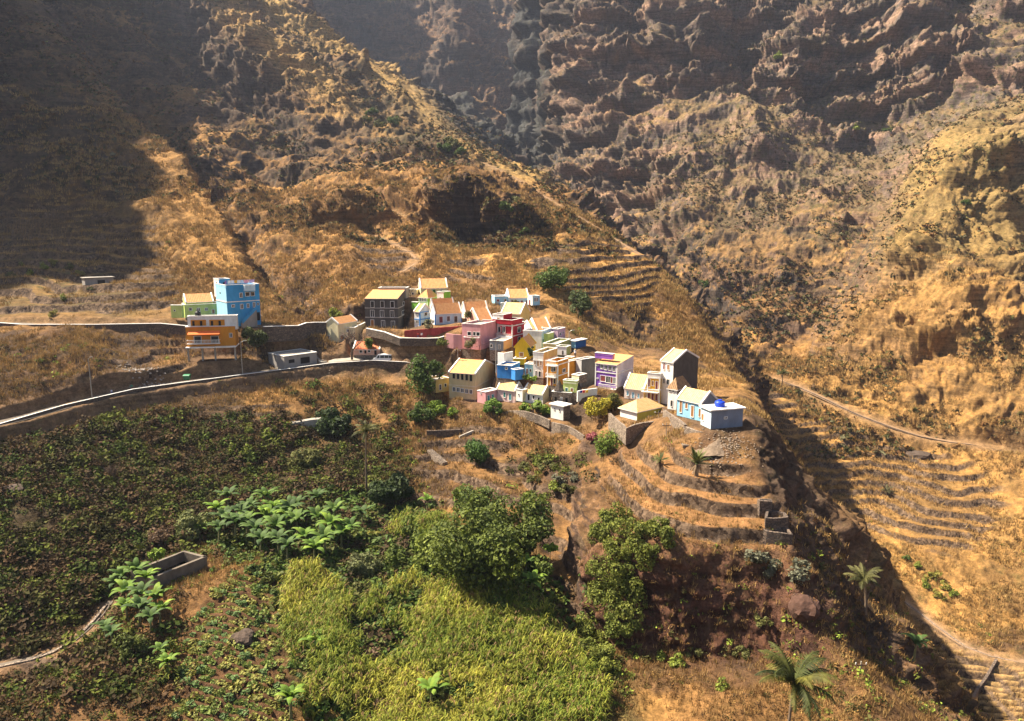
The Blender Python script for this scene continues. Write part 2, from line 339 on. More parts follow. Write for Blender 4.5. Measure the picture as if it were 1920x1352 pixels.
house('pale yellow flat roofed house with an olive green side', 'house', [
 K(('4',1066,835,168,886,1274,668,22), c=(.42,.46,.16), L=(.72,.58,.26), pp=.4, winL=[(975,742,26,24,'d')]),
 K(('4',1216,800,166,1070,1274,700,22), c=(.42,.46,.16), L=W_, pp=.3, winL=[(1165,760,18,56,'o')])])
house('cream corner house with white front and three shuttered windows', 'house', [
 K(('4',890,1120,158,746,1086,792,25), c=(.68,.50,.20), L=W_, pp=.45, winL=[(776,892,20,70,'s'),(818,912,22,86,'s'),(858,910,20,66,'s'),(842,1062,26,74,'d'),(790,1062,16,90,'d')], bands=[876])])
house('tiny sky blue house squeezed beside the cream corner house', 'house', [
 K(('4',745,1112,160,628,800,935,20), c=LBLUE, pp=.1, winL=[(663,1020,22,70,'m'),(712,1010,20,40,'w')])])
house('vivid blue low house with a white roof terrace', 'house', [
 K(('4',440,1130,157,240,560,968,22), c=PBL, pp=.3, winL=[(372,980,28,26,'d')]),
 K(('4',496,1150,155.5,440,612,1020,55), c=PBL, pp=.25)])
house('orange three storey house with white edged balconies', 'house', [
 K(('4',1090,1235,153,945,1236,935,28), c=ORG, L=(.74,.33,.04), pp=.7, winL=[(1022,985,30,80,'w'),(1052,985,22,70,'w'),(1010,1160,28,120,'m'),(1052,1160,22,70,'d')], winR=[(1180,1010,40,46,'w')], bands=[935,1090], bandc=W_, corner=W_)], rails=[('L',948,1090,935,870),('L',948,1090,1095,1045)])  # L face lighter, R darker: sun and shade put into the orange
house('plain orange house end with white corner, behind the balconied orange house', 'house', [
 K(('4',1254,1100,158,1236,1418,895,40), c=ORG, L=W_, pp=.15, winL=[]),
 K(('4',1285,895,161,1195,1330,835,28), c=YEL, pp=.1, winR=[(1300,866,30,30,'d')])])
house('unfinished house with a tall bare black block wall beside the purple house', 'house', [
 K(('4',1424,1255,158,1345,1616,865,45), c=DGR, L=(.5,.5,.5), pp=.1, winL=[])])
house('small lime house with stepped flat roof and two windows', 'house', [
 K(('4',1356,1325,149,1170,1394,1178,20), c=LIME, pp=.2, winL=[(1220,1280,34,46,'g'),(1295,1285,34,46,'s')], bands=[1195], bandc=(.7,.72,.5)),
 K(('4',1392,1200,150,1290,1500,1092,35), c=STONE, L=LCREAM, pp=.1, winL=[(1322,1140,14,30,'d')])])
house('purple three storey house with arched ground floor and long white balcony', 'house', [
 K(('6',512,470,151,297,676,242,26), c=W_, L=PUR, Rr=(.66,.62,.70), roof='shedL', rise=.9, winL=[(365,252,24,44,'w'),(405,262,24,44,'w'),(447,270,24,44,'w'),(487,277,24,44,'w'),(376,372,48,56,'m'),(428,382,40,60,'w'),(462,388,24,60,'m'),(492,392,22,60,'w'),(322,238,16,8,'w'),(322,368,16,8,'w')], bands=[325], bandc=W_, corner=W_),  # R face lilac: white wall with its shade tint painted in
 K(('6',528,560,152.3,300,540,455,26), c=PUR, pp=.05, d=7, winL=[(412,520,44,80,'a'),(500,530,44,80,'a'),(362,500,30,60,'a')]),
 K(('6',470,185,153,297,492,150,26), c=PINK, L=PUR, pp=.4)], rails=[('L',350,510,468,425)])
house('small white house with yellow hipped roof, inside the stone walled terrace', 'house', [
 K(('6',715,795,134,548,966,702,42), c=(.58,.52,.08), L=W_, roof='hip', rc='ytile', rise=1.6, over=.35, winL=[(578,672,12,22,'d')], winR=[(838,755,34,14,'d')])])
house('pale pink cottage with orange roof, left of the yellow fronted house', 'house', [
 K(('6',782,592,147,588,830,485,20), c=(.76,.64,.58), roof='gL', rise=2.4, rc='ytile', d=6, winL=[(624,520,20,44,'b2'),(678,538,24,56,'b2'),(732,545,20,44,'b2')])])
house('narrow yellow fronted two storey house with a white balcony', 'house', [
 K(('6',936,640,145,812,960,372,16), c=YEL, L=(.80,.42,.02), pp=.9, ppc=W_, winL=[(836,415,22,76,'m'),(875,420,18,46,'s'),(913,440,22,80,'m'),(836,535,22,70,'m'),(873,550,22,90,'m'),(912,560,22,66,'m')], bands=[372,490], bandc=W_, corner=W_)], rails=[('L',770,936,500,470)])
house('tall white three storey house with a bare block side wall, highest on the spur', 'house', [
 K(('6',1066,640,144,942,1312,215,36), c=GREY, L=W_, roof='gL', rise=1.9, rc='ytile', winL=[(988,250,16,66,'m'),(1030,260,20,50,'s'),(955,355,10,16,'d'),(988,395,14,46,'d'),(1028,405,22,50,'d'),(955,500,10,20,'d')])])
house('whitewashed cottage with an old brown tiled hip roof', 'house', [
 K(('6',1110,690,136,1020,1232,482,30), c=STONE, L=W_, roof='hip', rc='oldtile', rise=2.0, winL=[(1048,485,14,30,'d'),(1080,492,14,30,'d'),(1062,620,18,60,'d')])])
house('light blue bungalow with a yellow tiled gable roof and orange shutters', 'house', [
 K(('6',1356,800,121,1114,1512,625,38), c=(.22,.25,.30), L=LBLUE, roof='gL', rc='ytile', rise=1.6, winL=[(1156,655,22,110,'s'),(1212,645,22,54,'s'),(1272,700,26,110,'s'),(1345,715,18,80,'s')])])
house('blue grey flat roofed house end at the tip of the spur', 'house', [
 K(('6',1452,878,112,1352,1770,694,58), c=(.20,.24,.31), L=PALEB, roof='slab', winL=[(1375,758,22,66,'s')], winR=[(1603,765,26,16,'w')])])  # R face dark: shade put into the wall colour
house('large sand coloured school house with two rows of windows', 'school', [
 K(('5',716,575,160,398,945,268,22), c=CREAM, roof='gL', rise=2.0, winL=[(455,282,28,72,'d'),(506,288,28,72,'d'),(556,296,28,74,'d'),(609,302,30,76,'d'),(660,312,30,76,'d'),(457,445,30,46,'w'),(508,452,30,46,'w'),(557,462,30,46,'w'),(608,470,30,46,'w'),(660,477,30,46,'w')], bands=[418], bandc=(.72,.6,.4), fd=4),
 K(('5',240,492,162,130,402,350,58), c=(.70,.50,.16), L=CREAM, pp=.3, winL=[(194,410,16,32,'d')], winR=[(290,422,22,60,'d'),(352,398,22,36,'d')], fd=4)], padz=2.4)
house('small pink house with turquoise doors and a flat grey roof', 'house', [
 K(('5',836,640,155,737,992,492,45), c=PINK, pp=.15, winL=[(779,494,12,16,'d')], winR=[(870,560,24,76,'t'),(920,550,24,80,'t'),(985,535,20,70,'t')])])
house('pink fronted cottage with yellow orange roof, left of its white twin', 'house', [
 K(('5',1192,612,155,978,1278,465,32), c=(.72,.62,.55), L=(.76,.55,.50), roof='gL', rc='ytile', rise=1.5, winL=[(1063,515,24,60,'g'),(1130,540,26,76,'t')]),
 K(('5',1278,598,153.5,1200,1338,465,40), c=LCREAM, L=W_, pp=.1, winL=[(1233,510,12,20,'d')])])
house('white cottage with yellow orange roof above the garden palms', 'house', [
 K(('5',1522,632,152,1290,1622,512,30), c=LCREAM, L=W_, roof='gL', rc='ytile', rise=1.4, winL=[(1353,545,24,66,'d'),(1412,545,20,40,'d'),(1474,585,24,76,'d')])])
house('small white cube house with two tiny windows, lowest on the dry slope', 'house', [
 K(('5',1766,822,145,1617,1850,655,38), c=STONE, L=W_, roof='slab', winL=[(1660,682,14,24,'d'),(1724,698,14,28,'d')])])
house('bare stone house with two dark pointed thatched roofs', 'ruin', [
 K(('7',1200,1010,149,912,1260,865,15), c=STONE, pp=.2, winL=[(970,950,32,80,'o'),(1055,945,30,60,'w'),(1132,965,36,80,'o')]),
 K(('7',1060,850,150,955,1085,832,30), c=STONE, roof='cone', h=.6, rc='thatch', rise=2.0),
 K(('7',1340,940,149,1218,1385,905,30), c=STONE, roof='cone', h=1.2, rc='thatch', rise=2.4)])
house('roofless concrete shell building beside the lower road', 'shell', [
 K(('1',1215,990,167,1098,1532,882,60), c=CONC, pp=.12, w=7, winR=[(1283,922,56,34,'o'),(1415,912,90,60,'o'),(1512,905,30,60,'n')], fd=1)])
house('small abandoned concrete hut among the upper left terraces', 'hut', [
 K(('0',160,536,207,153,214,522,78), c=CONC, roof='slab', w=3.5, winR=[(190,529,14,8,'o')])])
for lab, cat, bl, k in HOUSES:
    for m in bl:
        b = m['b']
        if m is bl[0] or m.get('pad'):
            pz_ = k.get('padz', 0); EXTRA.extend([(c[0], c[1], c[2]-pz_) for c in b.corners(.8)]); PADS.append(([c[:2] for c in b.corners(.3)], b.P[2]-.15-pz_, 2.2))
QUICK=False;SKYS=.05;SUNS=5;EXPO=1.85;HAZE=.000085
# ------------------------------------------------------------------ helpers for objects
def tag(o, label=None, cat=None, group=None, kind=None):
    if label: o['label'] = label
    if cat: o['category'] = cat
    if group: o['group'] = group
    if kind: o['kind'] = kind
    return o
def link(name, me, parent=None):
    o = bpy.data.objects.new(name, me); COL.objects.link(o)
    if parent is not None: o.parent = parent
    return o
def mesh_np(name, V, Fq, mats, smooth=False, n=4, mi=None):
    V = np.asarray(V, np.float32); Fq = np.asarray(Fq, np.int32)
    me = bpy.data.meshes.new(name)
    me.vertices.add(len(V)); me.vertices.foreach_set('co', V.ravel())
    me.loops.add(Fq.size); me.loops.foreach_set('vertex_index', Fq.ravel())
    me.polygons.add(len(Fq)); me.polygons.foreach_set('loop_start', np.arange(0, Fq.size, n, dtype=np.int32))
    if mi is not None: me.polygons.foreach_set('material_index', np.asarray(mi, np.int32))
    me.update(calc_edges=True)
    me.polygons.foreach_set('use_smooth', np.full(len(Fq), smooth))
    for m in (mats if isinstance(mats, (list, tuple)) else [mats]): me.materials.append(m)
    return me
def set_col(me, name, C):
    a = me.color_attributes.new(name, 'FLOAT_COLOR', 'POINT')
    C = np.asarray(C, np.float32)
    if C.shape[1] == 3: C = np.hstack([C, np.ones((len(C), 1), np.float32)])
    a.data.foreach_set('color', C.ravel())

# ------------------------------------------------------------------ terrain fields
VX, ZZ, TT = build_tin()
fn = Field(blur(raster(VX, ZZ, TT, -180, 200, 34, 330, .5), 2.2), -180, 34, .5)
ff = Field(blur(raster(VX, ZZ, TT, -1400, 1400, -200, 1600, 3.5), 1.6), -1400, -200, 3.5)
def base(x, y):
    x = np.asarray(x, float); y = np.asarray(y, float)
    inn = sstep(0, 12, np.minimum.reduce([x+180, 200-x, y-34, 330-y]))
    return ff(x, y)*(1-inn)+fn(x, y)*inn
def ground(u, v, ymin=36, ymax=1500):
    Y = np.exp(np.linspace(math.log(ymin), math.log(ymax), 5000))
    x, y, z = at(u, v, Y)
    b = base(x, y) - z
    k = int(np.argmax(b > 0))
    if b[k] <= 0: k = len(Y)-1
    return (x[k], y[k], z[k])
GX, GY = np.meshgrid(-180+np.arange(0, 380, 1.0), 34+np.arange(0, 296, 1.0))
BX, BY = np.meshgrid(-700+np.arange(0, 1400, 5.0), 34+np.arange(0, 1300, 5.0))
def inpoly(P, X, Y):
    m = np.zeros(X.shape, bool); n = len(P)
    for i in range(n):
        (x0, y0), (x1, y1) = P[i][:2], P[(i+1) % n][:2]
        if y0 == y1: continue
        c = ((y0 > Y) != (y1 > Y)) & (X < (x1-x0)*(Y-y0)/(y1-y0)+x0)
        m ^= c
    return m
def zone(polys, soft=2.0, far=False):
    """mask field in world xy of areas whose outlines are given as photo points"""
    X, Y, st, x0 = (BX, BY, 5.0, -700) if far else (GX, GY, 1.0, -180)
    m = np.zeros(X.shape)
    for P in polys:
        W = [ground(*p) if len(p) == 2 else at(*p) for p in P]
        m = np.maximum(m, inpoly(W, X, Y).astype(float))
    f = Field(blur(m, soft/st), x0, 34, st)
    lim = (x0, x0+(380 if not far else 1400)-st*2, 34, 34+(296 if not far else 1300)-st*2)
    return lambda x, y: f(x, y)*((x > lim[0]) & (x < lim[1]) & (y > lim[2]) & (y < lim[3]))

# terraces: outline, step height, sharpness of tread
TERR = [
 ([(1150,840),(1215,835),(1290,850),(1400,870),(1450,930),(1490,1035),(1380,1030),(1260,1010),(1190,985),(1150,930)], 2.05, .68, 2),
 ([(0,400),(150,390),(290,420),(330,540),(330,600),(0,600),(-120,600),(-120,400)], 2.3, .68, 3),
 ([(215,622),(340,622),(350,700),(240,700),(190,680)], 1.5, .68, 2),
 ([(345,760),(540,745),(545,800),(420,808),(350,800)], 1.0, .62, 2),
 ([(770,850),(860,790),(950,800),(960,850),(1090,930),(1085,985),(1060,1050),(990,980),(900,950),(770,950)], 1.75, .64, 2),
 ([(1010,985),(1060,1000),(1080,1100),(1090,1190),(1050,1180)], 1.6, .6, 1.5),
 ([(1010,465),(1150,455),(1210,480),(1300,575),(1220,572),(1060,545),(980,500)], 2.0, .66, 2),
 ([(1500,755),(1700,830),(1830,870),(1900,960),(1800,1060),(1600,990),(1480,870),(1440,790)], 2.1, .62, 5),
 ([(1420,720),(1500,740),(1490,800),(1430,800)], 1.8, .6, 3),
 ([(1640,1130),(1700,1140),(1860,1240),(1960,1260),(1960,1400),(1820,1345),(1720,1250)], 1.0, .6, 2),
 ([(1580,1090),(1650,1110),(1700,1160),(1690,1200),(1620,1140)], 1.2, .5, 2),
 ([(640,455),(770,460),(800,520),(700,520)], 2.0, .6, 4),
 ([(840,480),(900,480),(940,530),(830,530)], 2.0, .6, 3),
 ([(1510,500),(1600,500),(1610,560),(1520,570)], 3.0, .6, 4),
 ([(-60,1180),(150,1170),(215,1130),(120,1300),(-60,1352),(-200,1352)], 1.8, .6, 2),
]
TZ = [(zone([P], s, far=(P[0][1] < 500 and (P[0][0] > 1400 or P[0][0] < 50)) or P[0][0] > 1490), h, k) for P, h, k, s in TERR]
PLOT2 = zone([[(1735,1180),(1800,1215),(1862,1242),(1960,1262),(1960,1400),(1815,1350),(1725,1240)]], 1.5)
PLOT = zone([[(400,1110),(530,1060),(560,1140),(600,1230),(560,1352),(470,1500),(300,1500),(330,1300),(345,1190)]], 1.5)
def near_line(P, xs, ys):
    d = np.full(xs.shape, 1e9); zr = np.zeros(xs.shape)
    for i in range(len(P)-1):
        a = P[i]; b = P[i+1]; L2 = (b[0]-a[0])**2+(b[1]-a[1])**2+1e-9
        t = np.clip(((xs-a[0])*(b[0]-a[0])+(ys-a[1])*(b[1]-a[1]))/L2, 0, 1)
        dd = np.hypot(xs-a[0]-t*(b[0]-a[0]), ys-a[1]-t*(b[1]-a[1]))
        m = dd < d; d[m] = dd[m]; zr[m] = (a[2]+t*(b[2]-a[2]))[m]
    return d, zr
def smooth_line(pts, st=1.5):
    P = np.array(pts, float)
    if len(P) > 2:
        for _ in range(2):
            Q = [P[0]]
            for i in range(len(P)-1): Q += [P[i]*.75+P[i+1]*.25, P[i]*.25+P[i+1]*.75]
            Q.append(P[-1]); P = np.array(Q)
    out = [P[0]]
    for i in range(len(P)-1):
        n = max(1, int(np.linalg.norm(P[i+1]-P[i])/st))
        for k in range(1, n+1): out.append(P[i]+(P[i+1]-P[i])*k/n)
    return np.array(out)
# roads and paths: name, photo points (u, v, Y) or (u, v), half width, shift away from the valley, colour
def pl(pts): return [at(*p) if len(p) == 3 else ground(*p) for p in pts]
PATHS = {
 'road': (pl([(-260,853,112),(0,799,130),(120,764,141),(250,735,150),(460,707,162),(620,685,170),(700,680,172.5),(760,683,173),(835,692,172)]), 2.0, 3.1),
 'track': (pl([(-200,605,182),(0,609,178),(180,612,176),(350,615,175),(500,616,174),(560,614,179),(620,608,184)]), 1.3, 2.3),
 'village_path': (pl([(690,619,181),(720,625,177),(748,636,174),(800,637,174),(835,634,174)]), .8, 1.5),
 'valley_path': (pl([(1375,700,306),(1440,708,304),(1470,715,300),(1530,740,285),(1600,775,272),(1680,805,262),(1750,825,256),(1850,835,254),(1920,860,246),(2050,900,236)]), 1.5, 0),
 'gorge_path': (pl([(1500,1000,225),(1555,1040,215),(1640,1090,200),(1700,1130,190),(1800,1210,172),(1860,1230,168),(1920,1240,166),(2050,1270,160)]), .9, 0),
 'mule_track': (pl([(760,292),(725,303),(690,318),(708,338),(680,345)]), .5, 0),
 'zigzag_path': (pl([(680,376),(715,392),(765,408),(785,410),(745,420),(705,437)]), .5, 0),
 'hill_path': (pl([(650,441),(700,440),(735,455),(790,487),(755,510)]), .55, 0),
 'garden_path': (pl([(-80,1262),(60,1238),(130,1210),(180,1165),(208,1128)]), .4, 0),
 'ridge_path': (pl([(905,305),(960,330),(1010,362),(1080,405),(1140,440),(1200,478)]), .45, 0),
}
ROADS = []; CALM = []
for nm, (pts, hw, sh) in PATHS.items():
    P = smooth_line(pts, 2.0)
    P[:, 1] += sh
    PATHS[nm] = (P, hw)
    ROADS.append((P, hw+.6, 2.5 if sh == 0 else .9))
def line_mask(P, w):
    P = P[(P[:, 1] > 34)]
    def f(x, y):
        r = np.zeros(x.shape)
        sel = (x > P[:, 0].min()-w*2) & (x < P[:, 0].max()+w*2) & (y > P[:, 1].min()-w*2) & (y < P[:, 1].max()+w*2)
        if sel.any(): r[sel] = 1-sstep(w, w*2, near_line(P, x[sel], y[sel])[0])
        return r
    return f
for nm, (P, hw) in PATHS.items(): CALM.append(line_mask(P[::3] if len(P) > 9 else P, hw+1.5))
CALM.append(zone([[(600,590),(680,600),(760,540),(860,525),(1020,545),(1110,630),(1300,655),(1400,760),(1400,850),(1240,850),(1150,825),(1030,800),(820,760),(610,700)],
 [(310,590),(400,520),(500,590),(500,640),(450,690),(340,680)]], 3))
def height(x, y, riser=False):
    z = base(x, y); rs = np.zeros(z.shape)
    n = fbm(x, y, 0, 38, 3, 40)*.75+fbm(x, y, 0, 9, 2, 44)*.16
    jt = fbm(x, y, 0, 2.2, 2, 47)
    for m, h, k in TZ:
        w = m(x, y)
        if w.max() <= 0.01: continue
        ww = sstep(.25, .75, w)
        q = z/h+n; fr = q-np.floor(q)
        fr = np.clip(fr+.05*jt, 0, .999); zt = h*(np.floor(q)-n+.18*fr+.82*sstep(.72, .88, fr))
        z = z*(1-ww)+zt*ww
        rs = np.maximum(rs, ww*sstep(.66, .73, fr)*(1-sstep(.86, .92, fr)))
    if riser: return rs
    w = PLOT2(x, y); z = z+w*.38*np.sin((x*.22+y*.97)*2*np.pi/2.1)
    w = PLOT(x, y)
    z = z+w*.32*np.sin((x*.34+y*.94)*2*np.pi/1.15+fbm(x, y, 0, 9, 2, 61)*1.3)
    for P, pz, rad in PADS:
        bx = [p[0] for p in P]; by = [p[1] for p in P]
        sel = (x > min(bx)-rad-1) & (x < max(bx)+rad+1) & (y > min(by)-rad-1) & (y < max(by)+rad+1)
        if not sel.any(): continue
        xs = x[sel]; ys = y[sel]; d = np.full(xs.shape, 1e9)
        for i in range(len(P)):
            ax, ay = P[i]; bx_, by_ = P[(i+1) % len(P)]
            L2 = (bx_-ax)**2+(by_-ay)**2+1e-9
            t = np.clip(((xs-ax)*(bx_-ax)+(ys-ay)*(by_-ay))/L2, 0, 1)
            d = np.minimum(d, np.hypot(xs-ax-t*(bx_-ax), ys-ay-t*(by_-ay)))
        d[inpoly(P, xs, ys)] = 0
        w = 1-sstep(.4, rad, d)
        z[sel] = z[sel]*(1-w)+pz*w
    for P, hw, soft in ROADS:
        sel = (x > P[:, 0].min()-hw-soft) & (x < P[:, 0].max()+hw+soft) & (y > P[:, 1].min()-hw-soft) & (y < P[:, 1].max()+hw+soft)
        if not sel.any(): continue
        xs = x[sel]; ys = y[sel]; d, zr = near_line(P, xs, ys)
        w = 1-sstep(hw, hw+soft, d)
        z[sel] = z[sel]*(1-w)+zr*w
    return z
def build_terrain(mat):
    nc, nr, nd = (420, 420, 1100) if QUICK else (1180, 1150, 2600)
    azc = np.concatenate([np.linspace(-125, -39, 70)[:-1], np.linspace(-39, 39, nc), np.linspace(39, 125, 70)[1:]])
    az = np.radians(azc)[:, None]
    rd = np.exp(np.linspace(math.log(34), math.log(1680), nd))[None, :]
    X = np.sin(az)*rd; Y = np.cos(az)*rd
    Zd = np.vstack([height(X[i:i+200], Y[i:i+200]) for i in range(0, len(az), 200)])
    D = np.sqrt(X*X+Y*Y+Zd*Zd)
    dl = np.sqrt(np.diff(X, axis=1)**2+np.diff(Y, axis=1)**2+np.diff(Zd, axis=1)**2)/D[:, 1:]
    el = Zd/np.sqrt(X*X+Y*Y); mx = np.maximum.accumulate(el, axis=1)
    hid = sstep(.01, .06, (mx-el)[:, 1:])
    wgt = (1-.7*hid)*np.minimum(dl, .012)+4e-5
    kw = 12 if QUICK else 34
    k = np.hanning(2*kw+3)[1:-1]; k /= k.sum()
    wgt = np.apply_along_axis(lambda a: np.convolve(np.pad(a, kw, mode='edge'), k, 'valid'), 0, wgt)
    S = np.concatenate([np.zeros((len(az), 1)), np.cumsum(wgt, axis=1)], axis=1)
    Rr = np.empty((len(az), nr)); t = np.linspace(0, 1, nr)
    for i in range(len(az)): Rr[i] = np.interp(t*S[i, -1], S[i], rd[0])
    x = np.sin(az)*Rr; y = np.cos(az)*Rr
    z = np.vstack([height(x[i:i+200], y[i:i+200]) for i in range(0, len(az), 200)])
    zb = base(x, y)
    e = np.maximum(1.5, Rr*.012)
    gx = (base(x+e, y)-base(x-e, y))/(2*e); gy = (base(x, y+e)-base(x, y-e))/(2*e)
    slope = np.sqrt(gx*gx+gy*gy)
    N = np.stack([-gx, -gy, np.ones_like(gx)], -1); N /= np.linalg.norm(N, axis=-1, keepdims=True)
    return x, y, z, Rr, slope, N, azc
def finish_terrain(x, y, z, Rr, slope, N, azc, mat):
    rn = fbm(x, y, z*1.5, 34, 4, 3)
    rock = sstep(.62, 1.15, slope+.42*rn)
    far = sstep(165, 310, Rr)
    calm = np.zeros_like(x)
    for m in CALM: calm = np.maximum(calm, m(x, y))
    terr = np.zeros_like(x)
    for m, h, k in TZ: terr = np.maximum(terr, m(x, y))
    calm = np.clip(calm, 0, 1); big = (1-.92*calm)*(1-.82*terr)
    for L in LINES:
        if L[0] in ((545,600,190),(380,-160,860),(2100,160,560)): big = big*(1-.8*line_mask(smooth_line([at(*p) for p in L], 6), 9)(x, y))
    rock = rock*(1-.7*terr)
    wx = x+fbm(x, y, z, 70, 3, 90)*16; wy = y+fbm(x, y, z, 70, 3, 93)*16; wz = z
    # gullies and buttresses; ledges on the rock
    E = sstep(430, 540, Rr)*sstep(-40, 40, x)
    g1 = ridged(wx, wy, wz*.16, 120, 3, 10)-.4
    g2 = ridged(wx, wy, wz*.3, 46, 5, 14, .55)-.5
    g3 = ridged(x+fbm(x, y, z, 20, 2, 96)*4, y, z*.5, 15, 5, 20, .6)-.5
    fl = ridged(wx, wy, wz*.06, 30, 3, 25)-.5
    d = far*g1*(2.5+8*E)
    d += (.16+.84*far)*g2*(3.0+2.5*rock*far+.8*rock)
    d += rock*far*fl*(2.4+1.2*E)
    d += g3*(.5+1.6*rock+.9*far)
    q1 = z/24+fbm(x, y, z, 110, 3, 33)*.55; q1 = q1-np.floor(q1)
    q2 = z/8.5+fbm(x, y, z, 60, 3, 36)*.6; q2 = q2-np.floor(q2)
    q3 = z/3.1+fbm(x, y, z, 40, 3, 39)*.7; q3 = q3-np.floor(q3)
    led = lambda q: .5-q+sstep(.86, 1, q)
    d += rock*far*(facet(wx, wy, wz, 62, 71)*4.5*(.3+.7*E)+facet(x, y, z*.5, 24, 75)*2.4)
    d += rock*(facet(x, y, z, 9, 79, .8)*(.7+.6*far)+facet(x, y, z, 3.6, 83, 1)*.38)+(1-rock)*far*facet(x, y, z, 30, 87, .6)*1.6
    strata = vnoise(x/140, y/140, z/6.5+fbm(x, y, z, 80, 2, 33)*1.5, 30)+.6*vnoise(x/60, y/60, z/2.4+rn, 31)
    rk = np.clip(rock*1.2, 0, 1)
    d += rk*(led(q1)*10*far*(.25+.75*E)+led(q2)*((2.6+1.6*E)*far+.3)+led(q3)*(.9*far+.7))
    d += (1-rk)*far*led(q2)*1.1
    small = fbm(x, y, z, 3.6, 4, 50)*(.28+.45*rock+.5*far)+(ridged(x, y, z, 2.2, 3, 59)-.5)*.3*rock
    d = d*big+small*(1-.75*calm)*(1-.8*terr)
    P = np.stack([x, y, z], -1)+N*d[..., None]
    a = np.gradient(P, axis=0); b = np.gradient(P, axis=1); n = np.cross(a, b); n /= np.linalg.norm(n, axis=-1, keepdims=True)+1e-9
    steep = 1-np.abs(n[..., 2]); rock = np.clip(.45*rock+sstep(.30, .52, steep+.10*rn)*(1-.8*terr)*(1-.6*calm), 0, 1)
    return P, rock, far, calm, strata, d
def quads(nc, nr):
    i = np.arange(nc-1)[:, None]*nr+np.arange(nr-1)[None, :]
    return np.stack([i, i+nr, i+nr+1, i+1], -1).reshape(-1, 4)
# ------------------------------------------------------------------ materials
MATS = {}
def nodes(name):
    m = bpy.data.materials.new(name); m.use_nodes = True
    nt = m.node_tree; return m, nt, nt.nodes['Principled BSDF'], nt.nodes.new, nt.links.new
def mat(name, col, rough=.85, var=.25, scale=.6, bump=.15, bscale=6, spec=.25, metal=0):
    """painted or plain surface: colour with blotches, fine grain and a little relief"""
    if name in MATS: return MATS[name]
    m, nt, b, N, Lk = nodes(name)
    tc = N('ShaderNodeTexCoord'); n1 = N('ShaderNodeTexNoise'); n1.inputs['Scale'].default_value = scale; n1.inputs['Detail'].default_value = 8; n1.inputs['Roughness'].default_value = .7
    mp = N('ShaderNodeMapping'); mp.inputs['Scale'].default_value = (1, 1, .45)
    Lk(tc.outputs['Object'], mp.inputs[0]); Lk(mp.outputs[0], n1.inputs['Vector'])
    rp = N('ShaderNodeValToRGB'); rp.color_ramp.elements[0].position = .32; rp.color_ramp.elements[1].position = .62
    rp.color_ramp.elements[0].color = (1-var, (1-var)*.97, (1-var)*.93, 1); rp.color_ramp.elements[1].color = (1, 1, 1, 1)
    mx = N('ShaderNodeMix'); mx.data_type = 'RGBA'; mx.blend_type = 'MULTIPLY'; mx.inputs[0].default_value = 1
    Lk(n1.outputs['Fac'], rp.inputs[0]); Lk(rp.outputs[0], mx.inputs['B']); mx.inputs['A'].default_value = (*col, 1)
    Lk(mx.outputs['Result'], b.inputs['Base Color'])
    n2 = N('ShaderNodeTexNoise'); n2.inputs['Scale'].default_value = bscale; n2.inputs['Detail'].default_value = 6
    bp = N('ShaderNodeBump'); bp.inputs['Strength'].default_value = bump; bp.inputs['Distance'].default_value = .08
    Lk(tc.outputs['Object'], n2.inputs['Vector']); Lk(n2.outputs['Fac'], bp.inputs['Height']); Lk(bp.outputs[0], b.inputs['Normal'])
    b.inputs['Roughness'].default_value = rough; b.inputs['Specular IOR Level'].default_value = spec; b.inputs['Metallic'].default_value = metal
    MATS[name] = m; return m
def paint(c): return mat('paint_%02d%02d%02d' % tuple(int(99*x) for x in c), c, .8, .27)
def stone_mat(name, c1, c2, mortar, scale=2.2):
    if name in MATS: return MATS[name]
    m, nt, b, N, Lk = nodes(name)
    tc = N('ShaderNodeTexCoord'); v = N('ShaderNodeTexVoronoi'); v.inputs['Scale'].default_value = scale
    mp = N('ShaderNodeMapping'); mp.inputs['Scale'].default_value = (1, 1, 1.6)
    v2 = N('ShaderNodeTexVoronoi'); v2.feature = 'DISTANCE_TO_EDGE'; v2.inputs['Scale'].default_value = scale
    Lk(tc.outputs['Object'], mp.inputs[0]); Lk(mp.outputs[0], v.inputs['Vector']); Lk(mp.outputs[0], v2.inputs['Vector'])
    sp = N('ShaderNodeSeparateColor'); Lk(v.outputs['Color'], sp.inputs[0])
    mx = N('ShaderNodeMix'); mx.data_type = 'RGBA'; mx.inputs['A'].default_value = (*c1, 1); mx.inputs['B'].default_value = (*c2, 1); Lk(sp.outputs[0], mx.inputs[0])
    rp = N('ShaderNodeValToRGB'); rp.color_ramp.elements[0].position = .02; rp.color_ramp.elements[1].position = .09; Lk(v2.outputs['Distance'], rp.inputs[0])
    m2 = N('ShaderNodeMix'); m2.data_type = 'RGBA'; m2.inputs['A'].default_value = (*mortar, 1); Lk(mx.outputs['Result'], m2.inputs['B']); Lk(rp.outputs[0], m2.inputs[0])
    Lk(m2.outputs['Result'], b.inputs['Base Color']); b.inputs['Roughness'].default_value = .95
    bp = N('ShaderNodeBump'); bp.inputs['Strength'].default_value = .8; bp.inputs['Distance'].default_value = .12; Lk(rp.outputs[0], bp.inputs['Height']); Lk(bp.outputs[0], b.inputs['Normal'])
    MATS[name] = m; return m
